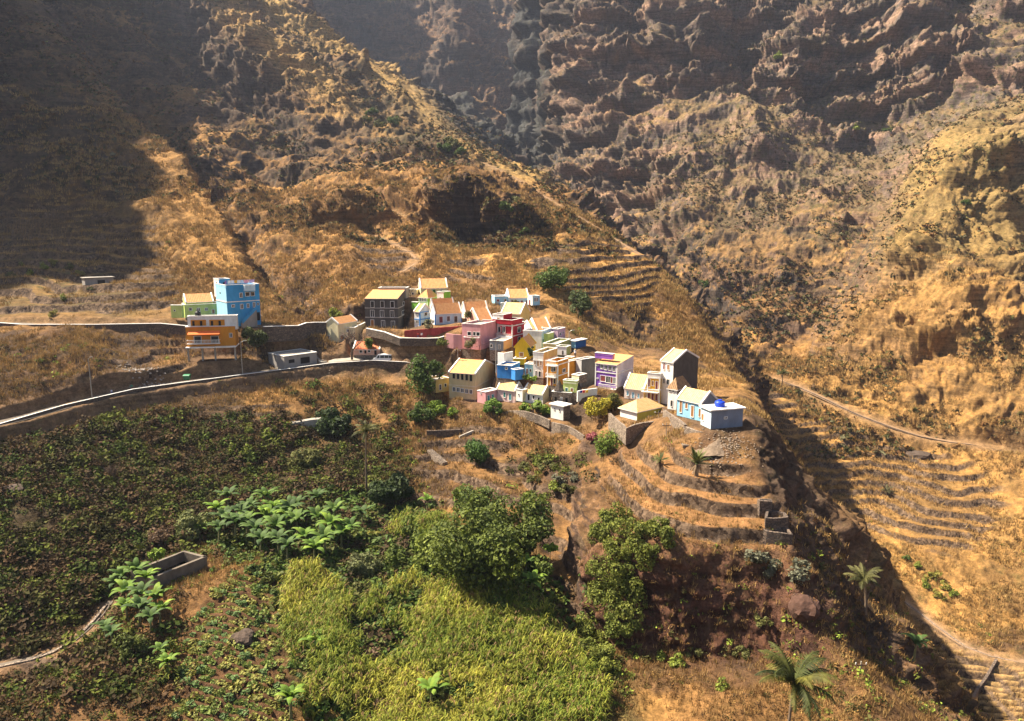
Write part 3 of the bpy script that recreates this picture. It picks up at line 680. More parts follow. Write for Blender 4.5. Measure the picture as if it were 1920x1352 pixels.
def tile_mat(name, c1, c2, freq=2.6):
    if name in MATS: return MATS[name]
    m, nt, b, N, Lk = nodes(name)
    uv = N('ShaderNodeUVMap'); sp = N('ShaderNodeSeparateXYZ'); Lk(uv.outputs[0], sp.inputs[0])
    s1 = N('ShaderNodeMath'); s1.operation = 'MULTIPLY'; s1.inputs[1].default_value = freq*6.283; Lk(sp.outputs[0], s1.inputs[0])
    s2 = N('ShaderNodeMath'); s2.operation = 'SINE'; Lk(s1.outputs[0], s2.inputs[0])
    f1 = N('ShaderNodeMath'); f1.operation = 'MULTIPLY'; f1.inputs[1].default_value = 2.4; Lk(sp.outputs[1], f1.inputs[0])
    f2 = N('ShaderNodeMath'); f2.operation = 'FRACT'; Lk(f1.outputs[0], f2.inputs[0])
    ad = N('ShaderNodeMath'); ad.operation = 'MULTIPLY_ADD'; ad.inputs[1].default_value = .5; Lk(s2.outputs[0], ad.inputs[0]); Lk(f2.outputs[0], ad.inputs[2])
    bp = N('ShaderNodeBump'); bp.inputs['Strength'].default_value = .7; bp.inputs['Distance'].default_value = .08; Lk(ad.outputs[0], bp.inputs['Height']); Lk(bp.outputs[0], b.inputs['Normal'])
    n = N('ShaderNodeTexNoise'); n.inputs['Scale'].default_value = 1.1; n.inputs['Detail'].default_value = 10; n.inputs['Roughness'].default_value = .75; Lk(uv.outputs[0], n.inputs['Vector'])
    rp = N('ShaderNodeValToRGB'); rp.color_ramp.elements[0].position = .35; rp.color_ramp.elements[1].position = .65
    rp.color_ramp.elements[0].color = (*c1, 1); rp.color_ramp.elements[1].color = (*c2, 1); Lk(n.outputs['Fac'], rp.inputs[0])
    Lk(rp.outputs[0], b.inputs['Base Color']); b.inputs['Roughness'].default_value = .85
    MATS[name] = m; return m
def attr_mat(name, rough=.9, trans=0, spec=.15, mul=(.75, 1.2), nscale=3):
    """colour from the mesh's own colour attribute, broken up with noise"""
    if name in MATS: return MATS[name]
    m, nt, b, N, Lk = nodes(name)
    a = N('ShaderNodeVertexColor'); a.layer_name = 'c'
    g = N('ShaderNodeNewGeometry'); n = N('ShaderNodeTexNoise'); n.inputs['Scale'].default_value = nscale; n.inputs['Detail'].default_value = 3
    Lk(g.outputs['Position'], n.inputs['Vector'])
    mr = N('ShaderNodeMapRange'); mr.inputs[1].default_value = .3; mr.inputs[2].default_value = .7; mr.inputs[3].default_value = mul[0]; mr.inputs[4].default_value = mul[1]; Lk(n.outputs['Fac'], mr.inputs[0])
    vm = N('ShaderNodeVectorMath'); vm.operation = 'SCALE'; Lk(a.outputs[0], vm.inputs[0]); Lk(mr.outputs[0], vm.inputs['Scale'])
    Lk(vm.outputs[0], b.inputs['Base Color']); b.inputs['Roughness'].default_value = rough; b.inputs['Specular IOR Level'].default_value = spec
    if trans:
        t = N('ShaderNodeBsdfTranslucent'); Lk(vm.outputs[0], t.inputs[0]); ms = N('ShaderNodeMixShader'); ms.inputs[0].default_value = trans
        Lk(b.outputs[0], ms.inputs[1]); Lk(t.outputs[0], ms.inputs[2]); Lk(ms.outputs[0], nt.nodes['Material Output'].inputs[0])
    MATS[name] = m; return m
def ground_mat():
    m, nt, b, N, Lk = nodes('hillside')
    a = N('ShaderNodeVertexColor'); a.layer_name = 'c'; a2 = N('ShaderNodeVertexColor'); a2.layer_name = 'k'
    g = N('ShaderNodeNewGeometry')
    def noise(sc, det=6, ro=.65, vec=None):
        n = N('ShaderNodeTexNoise'); n.inputs['Scale'].default_value = sc; n.inputs['Detail'].default_value = det; n.inputs['Roughness'].default_value = ro
        Lk(vec or g.outputs['Position'], n.inputs['Vector']); return n
    def mr(src, a0, a1, b0, b1):
        r = N('ShaderNodeMapRange'); r.inputs[1].default_value = a0; r.inputs[2].default_value = a1; r.inputs[3].default_value = b0; r.inputs[4].default_value = b1; Lk(src, r.inputs[0]); return r
    n1 = noise(.55, 8, .75); n2 = noise(3.2, 5, .7); n3 = noise(.12, 6, .7)
    mp = N('ShaderNodeMapping'); mp.inputs['Scale'].default_value = (.06, .06, 1.1); Lk(g.outputs['Position'], mp.inputs[0]); n4 = noise(1, 5, .6, mp.outputs[0])
    v1 = mr(n1.outputs['Fac'], .32, .68, .45, 1.5); v2 = mr(n2.outputs['Fac'], .3, .7, .65, 1.35); v4 = mr(n4.outputs['Fac'], .35, .65, .6, 1.35)
    mu = N('ShaderNodeMath'); mu.operation = 'MULTIPLY'; Lk(v1.outputs[0], mu.inputs[0]); Lk(v2.outputs[0], mu.inputs[1])
    sp = N('ShaderNodeSeparateColor'); Lk(a2.outputs[0], sp.inputs[0])
    mxk = N('ShaderNodeMix'); mxk.data_type = 'FLOAT'; mxk.inputs[2].default_value = 1; Lk(v4.outputs[0], mxk.inputs[3]); Lk(sp.outputs[0], mxk.inputs[0])
    mu2 = N('ShaderNodeMath'); mu2.operation = 'MULTIPLY'; Lk(mu.outputs[0], mu2.inputs[0]); Lk(mxk.outputs[0], mu2.inputs[1])
    # small scrub tint
    rp = mr(noise(.33, 8, .8).outputs['Fac'], .52, .6, 0, 1)
    gm = N('ShaderNodeMath'); gm.operation = 'MULTIPLY'; Lk(rp.outputs[0], gm.inputs[0]); Lk(sp.outputs[1], gm.inputs[1])
    mx = N('ShaderNodeMix'); mx.data_type = 'RGBA'; Lk(gm.outputs[0], mx.inputs[0]); Lk(a.outputs[0], mx.inputs['A']); mx.inputs['B'].default_value = (.06, .062, .02, 1)
    vo = N('ShaderNodeTexVoronoi'); vo.inputs['Scale'].default_value = 1.7; Lk(g.outputs['Position'], vo.inputs['Vector']); vs_ = N('ShaderNodeSeparateColor'); Lk(vo.outputs['Color'], vs_.inputs[0])
    st = N('ShaderNodeMix'); st.data_type = 'RGBA'; Lk(vs_.outputs[0], st.inputs[0]); st.inputs['A'].default_value = (.035, .022, .015, 1); st.inputs['B'].default_value = (.17, .115, .075, 1)
    m3 = N('ShaderNodeMix'); m3.data_type = 'RGBA'; Lk(a2.outputs['Alpha'], m3.inputs[0]); Lk(mx.outputs['Result'], m3.inputs['A']); Lk(st.outputs['Result'], m3.inputs['B']); mx = m3
    vm = N('ShaderNodeVectorMath'); vm.operation = 'SCALE'; Lk(mx.outputs['Result'], vm.inputs[0]); Lk(mu2.outputs[0], vm.inputs['Scale'])
    Lk(vm.outputs[0], b.inputs['Base Color']); b.inputs['Roughness'].default_value = .95; b.inputs['Specular IOR Level'].default_value = .1
    bp = N('ShaderNodeBump'); bp.inputs['Strength'].default_value = 1; bp.inputs['Distance'].default_value = .5; Lk(n1.outputs['Fac'], bp.inputs['Height'])
    bp2 = N('ShaderNodeBump'); bp2.inputs['Strength'].default_value = .9; bp2.inputs['Distance'].default_value = .15; Lk(n2.outputs['Fac'], bp2.inputs['Height']); Lk(bp.outputs[0], bp2.inputs['Normal'])
    Lk(bp2.outputs[0], b.inputs['Normal'])
    return m

# ------------------------------------------------------------------ terrain
x, y, z, Rr, slope, NN, azc = build_terrain(None)
TP, rock, far, calm, strata, disp = finish_terrain(x, y, z, Rr, slope, NN, azc, None)
def lerp(a, b, t): return a*(1-t[..., None])+b*t[..., None]
C = lambda *c: np.array(c, float)
n1 = fbm(x, y, z, 45, 4, 200); n2 = fbm(x, y, z, 14, 4, 210); n3 = fbm(x, y, z, 4, 3, 220)
ones = np.ones_like(x)
col = lerp(C(.19,.10,.037)*ones[..., None], C(.34,.18,.055)*ones[..., None], sstep(-.4, .5, n1+.5*n2))
col = lerp(col, C(.095,.052,.026)*ones[..., None], .9*sstep(-.1, .6, n2+.5*n3))
col = lerp(col, C(.055,.034,.022)*ones[..., None], .85*sstep(.05, .6, fbm(x, y, z, 22, 3, 230)+.4*n3))
# drier and greyer with distance up the valley walls
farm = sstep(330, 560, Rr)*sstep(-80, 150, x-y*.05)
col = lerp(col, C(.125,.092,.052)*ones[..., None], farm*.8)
rockc = lerp(C(.105,.066,.046)*ones[..., None], C(.05,.038,.032)*ones[..., None], sstep(-.4, .4, strata+.5*n2))
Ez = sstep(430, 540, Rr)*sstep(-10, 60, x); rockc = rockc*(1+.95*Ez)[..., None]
rr = np.clip(rock*1.1-.35*sstep(.1, .6, n2), 0, 1)
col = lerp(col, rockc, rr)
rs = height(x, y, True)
PAINT = [  ([(752,640),(835,640),(870,655),(935,668),(930,695),(840,692),(760,682)], (.05,.033,.024), .9, 1.2, 0), ([(500,622),(620,615),(640,650),(520,662),(470,650)], (.07,.042,.026), .7, 1.5, 0),  # second bank: shade below the upper track painted in
  # (outline, colour, weight, soft, far)
 ([(-150,830),(0,815),(260,770),(600,790),(760,870),(760,960),(700,1010),(400,1050),(210,1150),(0,1240),(-150,1260)], (.05,.036,.017), .8, 4, 0),  # left slope soil, darkened to stand for its shade
 ([(-150,1150),(210,1130),(330,1200),(330,1352),(0,1400),(-150,1400)], (.09,.052,.03), .65, 3, 0),
 ([(400,1110),(530,1060),(560,1140),(600,1230),(560,1352),(470,1500),(300,1500),(330,1300),(345,1190)], (.085,.044,.023), .9, 1.5, 0),
 ([(520,1090),(700,1010),(800,960),(1000,1040),(1060,1180),(1180,1320),(1200,1500),(600,1500),(580,1300)], (.16,.115,.03), .7, 2, 0),
 ([(1110,1060),(1250,1030),(1480,1045),(1560,1120),(1610,1260),(1400,1225),(1180,1240),(1100,1180)], (.085,.038,.024), .85, 1.5, 0),
 ([(1140,835),(1290,850),(1400,870),(1480,1030),(1300,1025),(1190,1000)], (.30,.15,.06), .6, 1.5, 0),
 ([(0,400),(290,400),(330,540),(330,600),(0,600),(-100,500)], (.12,.085,.03), .5, 5, 0),
 ([(-200,-100),(240,-100),(270,150),(275,400),(-200,400)], (.07,.046,.028), .75, 14, 1),  # cast shadow on the upper left mountain, painted into the ground colour
 ([(255,10),(400,60),(470,130),(620,230),(640,280),(700,330),(500,300),(400,250),(300,180)], (.06,.042,.03), .7, 8, 1),  # dark rock faces, their shade painted in as well
 ([(470,60),(560,150),(640,200),(670,270),(800,290),(860,270),(760,190),(620,120),(520,50)], (.085,.065,.035), .6, 10, 1),
 ([(400,-30),(445,5),(515,65),(595,130),(655,185),(675,245),(640,225),(560,165),(480,110),(415,55)], (.33,.20,.07), .8, 5, 1),  # grassy spur crest, painted gold to look sunlit
 ([(440,-60),(520,0),(610,60),(710,120),(810,190),(880,258),(1025,345),(1000,352),(860,285),(780,215),(680,145),(590,90),(480,25)], (.33,.21,.07), .7, 5, 1),  # crest of ridge A, sunlight painted in as gold
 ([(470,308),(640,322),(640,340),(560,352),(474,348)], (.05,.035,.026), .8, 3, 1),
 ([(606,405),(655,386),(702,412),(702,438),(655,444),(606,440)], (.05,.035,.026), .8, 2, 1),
 ([(280,180),(340,300),(440,450),(540,600),(400,540),(290,480),(275,300)], (.31,.165,.05), .7, 4, 1),  # lit side of ridge B, brightened by colour
 ([(450,350),(700,330),(830,340),(840,480),(780,540),(560,540)], (.27,.14,.045), .5, 8, 1),
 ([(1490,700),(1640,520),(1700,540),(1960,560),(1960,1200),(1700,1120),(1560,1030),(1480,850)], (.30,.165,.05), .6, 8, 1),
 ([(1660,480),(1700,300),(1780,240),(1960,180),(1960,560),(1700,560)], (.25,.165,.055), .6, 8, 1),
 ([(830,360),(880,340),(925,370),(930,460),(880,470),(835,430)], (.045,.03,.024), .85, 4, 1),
 ([(600,-50),(1060,-50),(1050,300),(860,270),(700,120)], (.036,.038,.038), .95, 12, 1),  # far ravine wall: dark rock, darkened further to carry its shade
 ([(1400,740),(1440,790),(1600,1100),(1606,1190),(1700,1340),(1600,1260),(1490,1030),(1410,850)], (.06,.04,.028), .7, 2, 0),  # right flank of the spur: brown face with its shade painted in
 ([(1640,1130),(1700,1140),(1860,1240),(1960,1260),(1960,1400),(1820,1345),(1720,1250)], (.22,.145,.06), .7, 2, 0),
]
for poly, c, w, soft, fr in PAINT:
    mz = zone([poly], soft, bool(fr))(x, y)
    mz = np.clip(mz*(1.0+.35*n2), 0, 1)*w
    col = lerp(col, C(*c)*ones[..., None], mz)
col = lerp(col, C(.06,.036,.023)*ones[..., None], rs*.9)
pw = PLOT2(x, y)*.9; stp = sstep(-.4, .5, np.sin((x*.22+y*.97)*2*np.pi/2.1)); col = lerp(col, lerp(C(.075,.045,.028)*ones[..., None], C(.34,.21,.085)*ones[..., None], stp), pw)
for nm, (P, hw) in PATHS.items():
    mk = line_mask(P[::2], hw+.6)(x, y)
    col = lerp(col, C(.26,.165,.09)*ones[..., None], mk*.5)
col = lerp(col, C(.20,.12,.065)*ones[..., None], calm*.35)
GREEN = zone([[(-150,830),(260,780),(600,800),(760,870),(740,960),(700,1010),(400,1050),(210,1150),(0,1240),(-150,1240)],
  [(520,1090),(700,1010),(800,960),(1000,1040),(1060,1180),(1180,1320),(1200,1500),(600,1500),(580,1300)], [(0,470),(160,470),(200,560),(0,600)],
  [(600,60),(760,120),(900,260),(980,340),(900,330),(760,230),(640,150)], [(940,370),(1010,400),(990,480),(930,460)], [(1010,510),(1070,500),(1120,590),(1150,680),(1060,620)]], 4)
scr = np.clip(.22+.55*GREEN(x, y)+.35*farm+.3*sstep(.1, .6, n1), 0, 1)
kk = np.stack([rr, scr, calm, rs], -1)
TERR_V = TP.reshape(-1, 3)
me = mesh_np('hillside', TERR_V, quads(*x.shape), ground_mat(), True)
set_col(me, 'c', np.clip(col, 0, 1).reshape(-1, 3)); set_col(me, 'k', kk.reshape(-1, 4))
tag(link('hillside', me), kind='structure')

pu, pv, pf = proj(TP)
elv = TP[..., 2]/np.hypot(TP[..., 0], TP[..., 1]); mxe = np.maximum.accumulate(elv, axis=1)
VIS = (mxe-elv < .012) & (pf > 30) & (pu > -60) & (pu < 1980) & (pv > -60) & (pv < 1420)
ii = np.argwhere(VIS & (pu > -200))
def surf(u, v):
    """nearest visible terrain point to a photo pixel"""
    m = (np.abs(pu-u) < 4) & (np.abs(pv-v) < 4) & (mxe-elv < .004)
    if not m.any():
        m = (np.abs(pu-u) < 12) & (np.abs(pv-v) < 12)
    if not m.any(): return Vector(ground(u, v))
    idx = np.argwhere(m); k = np.argmin(np.hypot(pu[m]-u, pv[m]-v)+.02*pf[m]); a = idx[k]
    return Vector(TP[a[0], a[1]])

from mathutils.kdtree import KDTree
_m = (TP[..., 1] < 175) & (TP[..., 1] > 36) & (np.abs(TP[..., 0]) < 110); _q = TP[_m]; KD = KDTree(len(_q))
for _i, _p in enumerate(_q): KD.insert((_p[0], _p[1], 0), _i)
KD.balance()
def surface_z(X_, Y_): return np.array([KD.find((a_, b_, 0))[0] is not None and _q[KD.find((a_, b_, 0))[1]][2] for a_, b_ in zip(X_, Y_)])
# ------------------------------------------------------------------ building kit
TILE = {'tile': tile_mat('tile_orange', (.54,.22,.07), (.70,.36,.13)), 'ytile': tile_mat('tile_yellow', (.58,.34,.12), (.72,.50,.22)),
        'redtile': tile_mat('tile_red', (.42,.10,.04), (.60,.19,.07)), 'oldtile': tile_mat('tile_old', (.17,.10,.05), (.40,.24,.11)),
        'thatch': mat('thatch', (.055,.042,.035), .95, .4, 2, .8, 12)}
STONEM = stone_mat('stone_wall', (.16,.12,.09), (.30,.23,.17), (.08,.06,.045))
DSTONE = stone_mat('stone_dark', (.085,.06,.045), (.17,.12,.085), (.05,.038,.03), 1.8)
BLOCKM = mat('bare_block', (.10,.09,.08), .95, .35, 1.2, .5, 8)
GLASS = mat('dark_pane', (.02,.025,.03), .12, .3, 2, .02, 2, .5)
DARK = mat('opening_shade', (.018,.015,.013), .9, .2)  # flat near-black panels painted as the shade inside openings
WHITEP = paint(W_); CONCM = mat('concrete', (.34,.31,.27), .95, .35, .5, .3)
METAL = mat('galvanised', (.45,.45,.44), .45, .2, 2, .05, 6, .5, .7)
WOOD = mat('dark_wood', (.13,.07,.035), .8, .3)
SHUT = mat('shutter_brown', (.33,.16,.06), .8, .2); MAR = mat('maroon_door', (.22,.05,.05), .7, .2); TEAL = mat('teal_door', (.06,.30,.33), .7, .2)
GREENP = mat('green_shutter', (.05,.22,.18), .7, .2); BLUES = mat('blue_shutter', (.28,.52,.68), .7, .2)
def cmat(c): return STONEM if c == 'stone' else (BLOCKM if c == GREY else (mat('black_block', DGR, .95, .35, 1.5, .6, 5) if c == DGR else paint(c)))
class MB:
    def __init__(s): s.v = []; s.f = []; s.m = []; s.uv = []
    def quad(s, a, b, c, d, mi=0, uv=None):
        i = len(s.v); s.v += [tuple(a), tuple(b), tuple(c), tuple(d)]; s.f.append((i, i+1, i+2, i+3)); s.m.append(mi)
        s.uv.append(uv or ((0,0),(1,0),(1,1),(0,1)))
    def tri(s, a, b, c, mi=0):
        i = len(s.v); s.v += [tuple(a), tuple(b), tuple(c)]; s.f.append((i, i+1, i+2)); s.m.append(mi); s.uv.append(((0,0),(1,0),(1,1)))
    def hexa(s, c, mi=0):
        """c = bottom four corners (counter-clockwise from above) then top four"""
        s.quad(c[3], c[2], c[1], c[0], mi); s.quad(c[4], c[5], c[6], c[7], mi)
        for k in range(4): s.quad(c[k], c[(k+1) % 4], c[(k+1) % 4+4], c[k+4], mi)
    def build(s, name, mats, parent=None, loc=None, smooth=False):
        me = bpy.data.meshes.new(name); o0 = Vector(loc) if loc is not None else Vector((0, 0, 0))
        me.from_pydata([tuple(Vector(p)-o0) for p in s.v], [], s.f)
        for m in (mats if isinstance(mats, (list, tuple)) else [mats]): me.materials.append(m)
        me.polygons.foreach_set('material_index', s.m)
        if smooth: me.polygons.foreach_set('use_smooth', [True]*len(s.f))
        l = me.uv_layers.new(name='uv'); l.data.foreach_set('uv', [c for f in s.uv for p in f for c in p])
        me.update(); o = link(name, me, parent)
        if parent is None: o.location = o0
        return o
def tube(mb, pts, rad, n=8, mi=0, cap=True):
    pts = [Vector(p) for p in pts]; rad = rad if isinstance(rad, (list, tuple)) else [rad]*len(pts)
    rings = []
    for i, p in enumerate(pts):
        d = (pts[min(i+1, len(pts)-1)]-pts[max(i-1, 0)]).normalized()
        a = d.orthogonal().normalized() if i == 0 else (prev-d*prev.dot(d)).normalized()
        prev = a; b = d.cross(a)
        rings.append([p+(a*math.cos(t)+b*math.sin(t))*rad[i] for t in [2*math.pi*k/n for k in range(n)]])
    base_i = len(mb.v)
    for r in rings: mb.v += [tuple(q_) for q_ in r]
    for i in range(len(rings)-1):
        for k in range(n):
            mb.f.append((base_i+i*n+k, base_i+i*n+(k+1) % n, base_i+(i+1)*n+(k+1) % n, base_i+(i+1)*n+k)); mb.m.append(mi); mb.uv.append(((0,0),(1,0),(1,1),(0,1)))
    if cap:
        mb.f.append(tuple(base_i+k for k in reversed(range(n)))); mb.m.append(mi); mb.uv.append(((0,0),)*n)
        j = base_i+(len(rings)-1)*n; mb.f.append(tuple(j+k for k in range(n))); mb.m.append(mi); mb.uv.append(((0,0),)*n)
def boxl(mb, b, x0, x1, y0, y1, z0, z1, mi=0):
    mb.hexa([b.p(x, y, zz) for zz in (z0, z1) for x, y in ((x0, y0), (x1, y0), (x1, y1), (x0, y1))], mi)
def slab_uv(mb, b, quad_pts, th, mi=0):
    """roof plane: four points in block coordinates, eave first, ridge last two; given thickness"""
    P = [b.p(*t) for t in quad_pts]; lo = [p-np.array((0, 0, th)) for p in P]
    lx = np.linalg.norm(P[1]-P[0]); ly = np.linalg.norm(P[3]-P[0]); ox = quad_pts[0][1]
    mb.quad(*P, mi, ((0, 0), (lx, 0), (lx, ly), (0, ly)))
    mb.quad(lo[3], lo[2], lo[1], lo[0], mi+1)
    for k in range(4): mb.quad(lo[k], lo[(k+1) % 4], P[(k+1) % 4], P[k], mi+1)
def fbox(mb, b, face, s0, s1, z0, z1, t0, t1, mi=0):
    """box on a face: along s0..s1, up z0..z1, from t0 to t1 metres out of the wall"""
    if face == 'L': boxl(mb, b, -t1, -t0, s0, s1, z0, z1, mi)
    else: boxl(mb, b, s0, s1, -t1, -t0, z0, z1, mi)
def make_block(root, O, m, first):
    b = m['b']; w, d, h = b.w, b.d, b.h; roof = m['roof']; rise = m.get('rise', 1.5)
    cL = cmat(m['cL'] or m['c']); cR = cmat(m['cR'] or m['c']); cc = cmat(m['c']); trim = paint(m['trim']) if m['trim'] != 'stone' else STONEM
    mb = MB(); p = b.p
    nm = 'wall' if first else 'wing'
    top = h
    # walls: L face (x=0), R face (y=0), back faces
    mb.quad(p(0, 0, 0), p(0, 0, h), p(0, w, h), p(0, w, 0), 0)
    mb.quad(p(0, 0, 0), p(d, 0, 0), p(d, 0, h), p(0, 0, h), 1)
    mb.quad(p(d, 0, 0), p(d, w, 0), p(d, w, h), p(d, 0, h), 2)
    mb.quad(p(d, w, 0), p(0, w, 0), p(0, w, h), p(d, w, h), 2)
    if roof == 'gL':
        mb.tri(p(0, 0, h), p(d, 0, h), p(d/2, 0, h+rise), 1); mb.tri(p(d, w, h), p(0, w, h), p(d/2, w, h+rise), 2)
    elif roof == 'gR':
        mb.tri(p(0, w, h), p(0, 0, h), p(0, w/2, h+rise), 0); mb.tri(p(d, 0, h), p(d, w, h), p(d, w/2, h+rise), 2)
    elif roof == 'shedL':
        mb.tri(p(0, 0, h), p(d, 0, h), p(d, 0, h+rise), 1); mb.tri(p(d, w, h), p(0, w, h), p(d, w, h+rise), 2)
        mb.quad(p(d, 0, h), p(d, w, h), p(d, w, h+rise), p(d, 0, h+rise), 2)
    elif roof in ('flat', 'slab'):
        mb.quad(p(0, 0, h-.02), p(d, 0, h-.02), p(d, w, h-.02), p(0, w, h-.02), 3)
    wall = mb.build(nm, [cL, cR, cc, CONCM], root, O)
    par = wall if not first else root
    tm = TILE[m['rc']]
    # foundation
    fd = m.get('fd', 2.5)
    if first or m.get('pad'):
        mb = MB(); boxl(mb, b, .03, d-.03, .03, w-.03, -fd, -.003); mb.build('foundation', STONEM if m['c'] != CONC else CONCM, root, O)
    ov = m.get('over', .22)
    th = .14
    if roof == 'gL':
        k = rise/(d/2); mb = MB()
        slab_uv(mb, b, [(-ov, w, h-ov*k+th), (-ov, 0, h-ov*k+th), (d/2, 0, h+rise+th), (d/2, w, h+rise+th)], th)
        slab_uv(mb, b, [(d+ov, 0, h-ov*k+th), (d+ov, w, h-ov*k+th), (d/2, w, h+rise+th), (d/2, 0, h+rise+th)], th)
        ro = mb.build('roof', [tm, trim], root, O)
        for y0 in (-.12, w-.18):
            mb = MB()
            for x0, x1 in ((-ov, d/2), (d+ov, d/2)):
                za = h-ov*k; zb = h+rise
                mb.hexa([p(x0, y0, za-.02), p(x1, y0, zb-.02), p(x1, y0+.3, zb-.02), p(x0, y0+.3, za-.02), p(x0, y0, za+.34), p(x1, y0, zb+.34), p(x1, y0+.3, zb+.34), p(x0, y0+.3, za+.34)])
            mb.build('coping', trim, ro, O)
    elif roof == 'gR':
        k = rise/(w/2); mb = MB()
        slab_uv(mb, b, [(0, -ov, h-ov*k+th), (d, -ov, h-ov*k+th), (d, w/2, h+rise+th), (0, w/2, h+rise+th)], th)
        slab_uv(mb, b, [(d, w+ov, h-ov*k+th), (0, w+ov, h-ov*k+th), (0, w/2, h+rise+th), (d, w/2, h+rise+th)], th)
        ro = mb.build('roof', [tm, trim], root, O)
        for x0 in (-.12, d-.18):
            mb = MB()
            for y0, y1 in ((-ov, w/2), (w+ov, w/2)):
                za = h-ov*k; zb = h+rise
                mb.hexa([p(x0, y0, za-.02), p(x0+.3, y0, za-.02), p(x0+.3, y1, zb-.02), p(x0, y1, zb-.02), p(x0, y0, za+.34), p(x0+.3, y0, za+.34), p(x0+.3, y1, zb+.34), p(x0, y1, zb+.34)])
            mb.build('coping', trim if m['c'] != YEL else paint(YEL), ro, O)
    elif roof == 'shedL':
        mb = MB(); k = rise/d
        slab_uv(mb, b, [(-ov, w, h-ov*k+th), (-ov, 0, h-ov*k+th), (d, 0, h+rise+th), (d, w, h+rise+th)], th)
        mb.build('roof', [tm, trim], root, O)
    elif roof == 'hip':
        r = min(w, d)/2; mb = MB(); z0 = h-.05; z1 = h+rise
        if d >= w: A, B2 = (r, w/2), (d-r, w/2)
        else: A, B2 = (d/2, r), (d/2, w-r)
        c = [(-ov, -ov), (d+ov, -ov), (d+ov, w+ov), (-ov, w+ov)]
        if d >= w: fs = [(c[0], c[1], B2, A), (c[1], c[2], B2, B2), (c[2], c[3], A, B2), (c[3], c[0], A, A)]
        else: fs = [(c[0], c[1], A, A), (c[1], c[2], B2, A), (c[2], c[3], B2, B2), (c[3], c[0], A, B2)]
        for a, b_, c_, d_ in fs:
            P = [p(*a, z0), p(*b_, z0), p(*c_, z1), p(*d_, z1)]; L = np.linalg.norm(P[1]-P[0])
            if c_ == d_: mb.quad(P[0], P[1], P[2], (P[2]+P[0]*1e-4)/(1+1e-4), 0, ((0, 0), (L, 0), (L/2, 3), (L/2, 3)))
            else: mb.quad(*P, 0, ((0, 0), (L, 0), (L*.7, 3), (L*.3, 3)))
        mb.hexa([p(*a, z0-.16) for a in c]+[p(*a, z0-.004) for a in c], 1)
        mb.build('roof', [tm, trim], root, O)
    elif roof == 'cone':
        mb = MB(); ax, ay = d/2, w/2; n = 8; pr = None
        for i, (f, zz) in enumerate(((1.25, h-.1), (.8, h+rise*.22), (.4, h+rise*.58), (.03, h+rise))):
            ring = [p(ax+math.cos(t)*f*max(d, 1.6)*.62, ay+math.sin(t)*f*max(w, 1.6)*.62, zz) for t in [2*math.pi*k/n+.39 for k in range(n)]]
            if pr is not None:
                for k in range(n): mb.quad(pr[k], pr[(k+1) % n], ring[(k+1) % n], ring[k])
            pr = ring
        mb.build('thatched_roof', tm, root, O)
    elif roof == 'slab':
        mb = MB(); boxl(mb, b, -.3, d+.3, -.3, w+.3, h-.015, h+.17); mb.build('roof', WHITEP if m['cL'] or m['c'] != CONC else CONCM, root, O)
    elif roof == 'flat':
        pp = m.get('pp', .3); mb = MB(); t = .18; e = .035
        pm = paint(m['ppc']) if m.get('ppc') else cL
        boxl(mb, b, -e, t, -e, w+e, h-.01, h+pp, 0); boxl(mb, b, d-t, d+e, -e, w+e, h-.01, h+pp, 2)
        boxl(mb, b, t, d-t, -e, t, h-.01, h+pp, 1); boxl(mb, b, t, d-t, w-t, w+e, h-.01, h+pp, 2)
        par_o = mb.build('parapet', [pm, cR if not m.get('ppc') else pm, cc], root, O); mb = MB()
        boxl(mb, b, -e-.05, t+.03, -e-.05, w+e+.05, h+pp+.003, h+pp+.08); boxl(mb, b, d-t-.03, d+e+.05, -e-.05, w+e+.05, h+pp+.003, h+pp+.08)
        boxl(mb, b, t+.03, d-t-.03, -e-.05, t+.03, h+pp+.003, h+pp+.08); boxl(mb, b, t+.03, d-t-.03, w-t-.03, w+e+.05, h+pp+.003, h+pp+.08)
        mb.build('coping', trim, par_o, O)
    # bands and white corner strips
    if m.get('bands'):
        for v in m['bands']:
            _, zz = b.hit('L', b_u0(m), v)
            if not (-.5 < zz < h+.3): continue
            mb = MB(); fbox(mb, b, 'L', 0, w, zz-.11, zz+.11, .004, .09); fbox(mb, b, 'R', 0, d, zz-.11, zz+.11, .004, .09); mb.build('band', paint(m.get('bandc', W_)), wall, O)
    if m.get('corner'):
        mb = MB(); boxl(mb, b, -.11, .16, -.11, .16, 0, h-.004); mb.build('corner_strip', paint(m['corner']), wall, O); mb = MB(); fbox(mb, b, 'L', w-.2, w+.02, 0, h-.004, .004, .1); mb.build('corner_strip', paint(m['corner']), wall, O)
    elif m.get('trimc'):
        mb = MB(); tc_ = paint(m['trimc']); boxl(mb, b, -.06, .2, -.06, .2, 0, h-.004); fbox(mb, b, 'R', .2, d, h-.28, h-.06, .004, .07); fbox(mb, b, 'R', d-.22, d+.01, 0, h-.3, .004, .06)
        mb.build('corner_strip', tc_, wall, O)
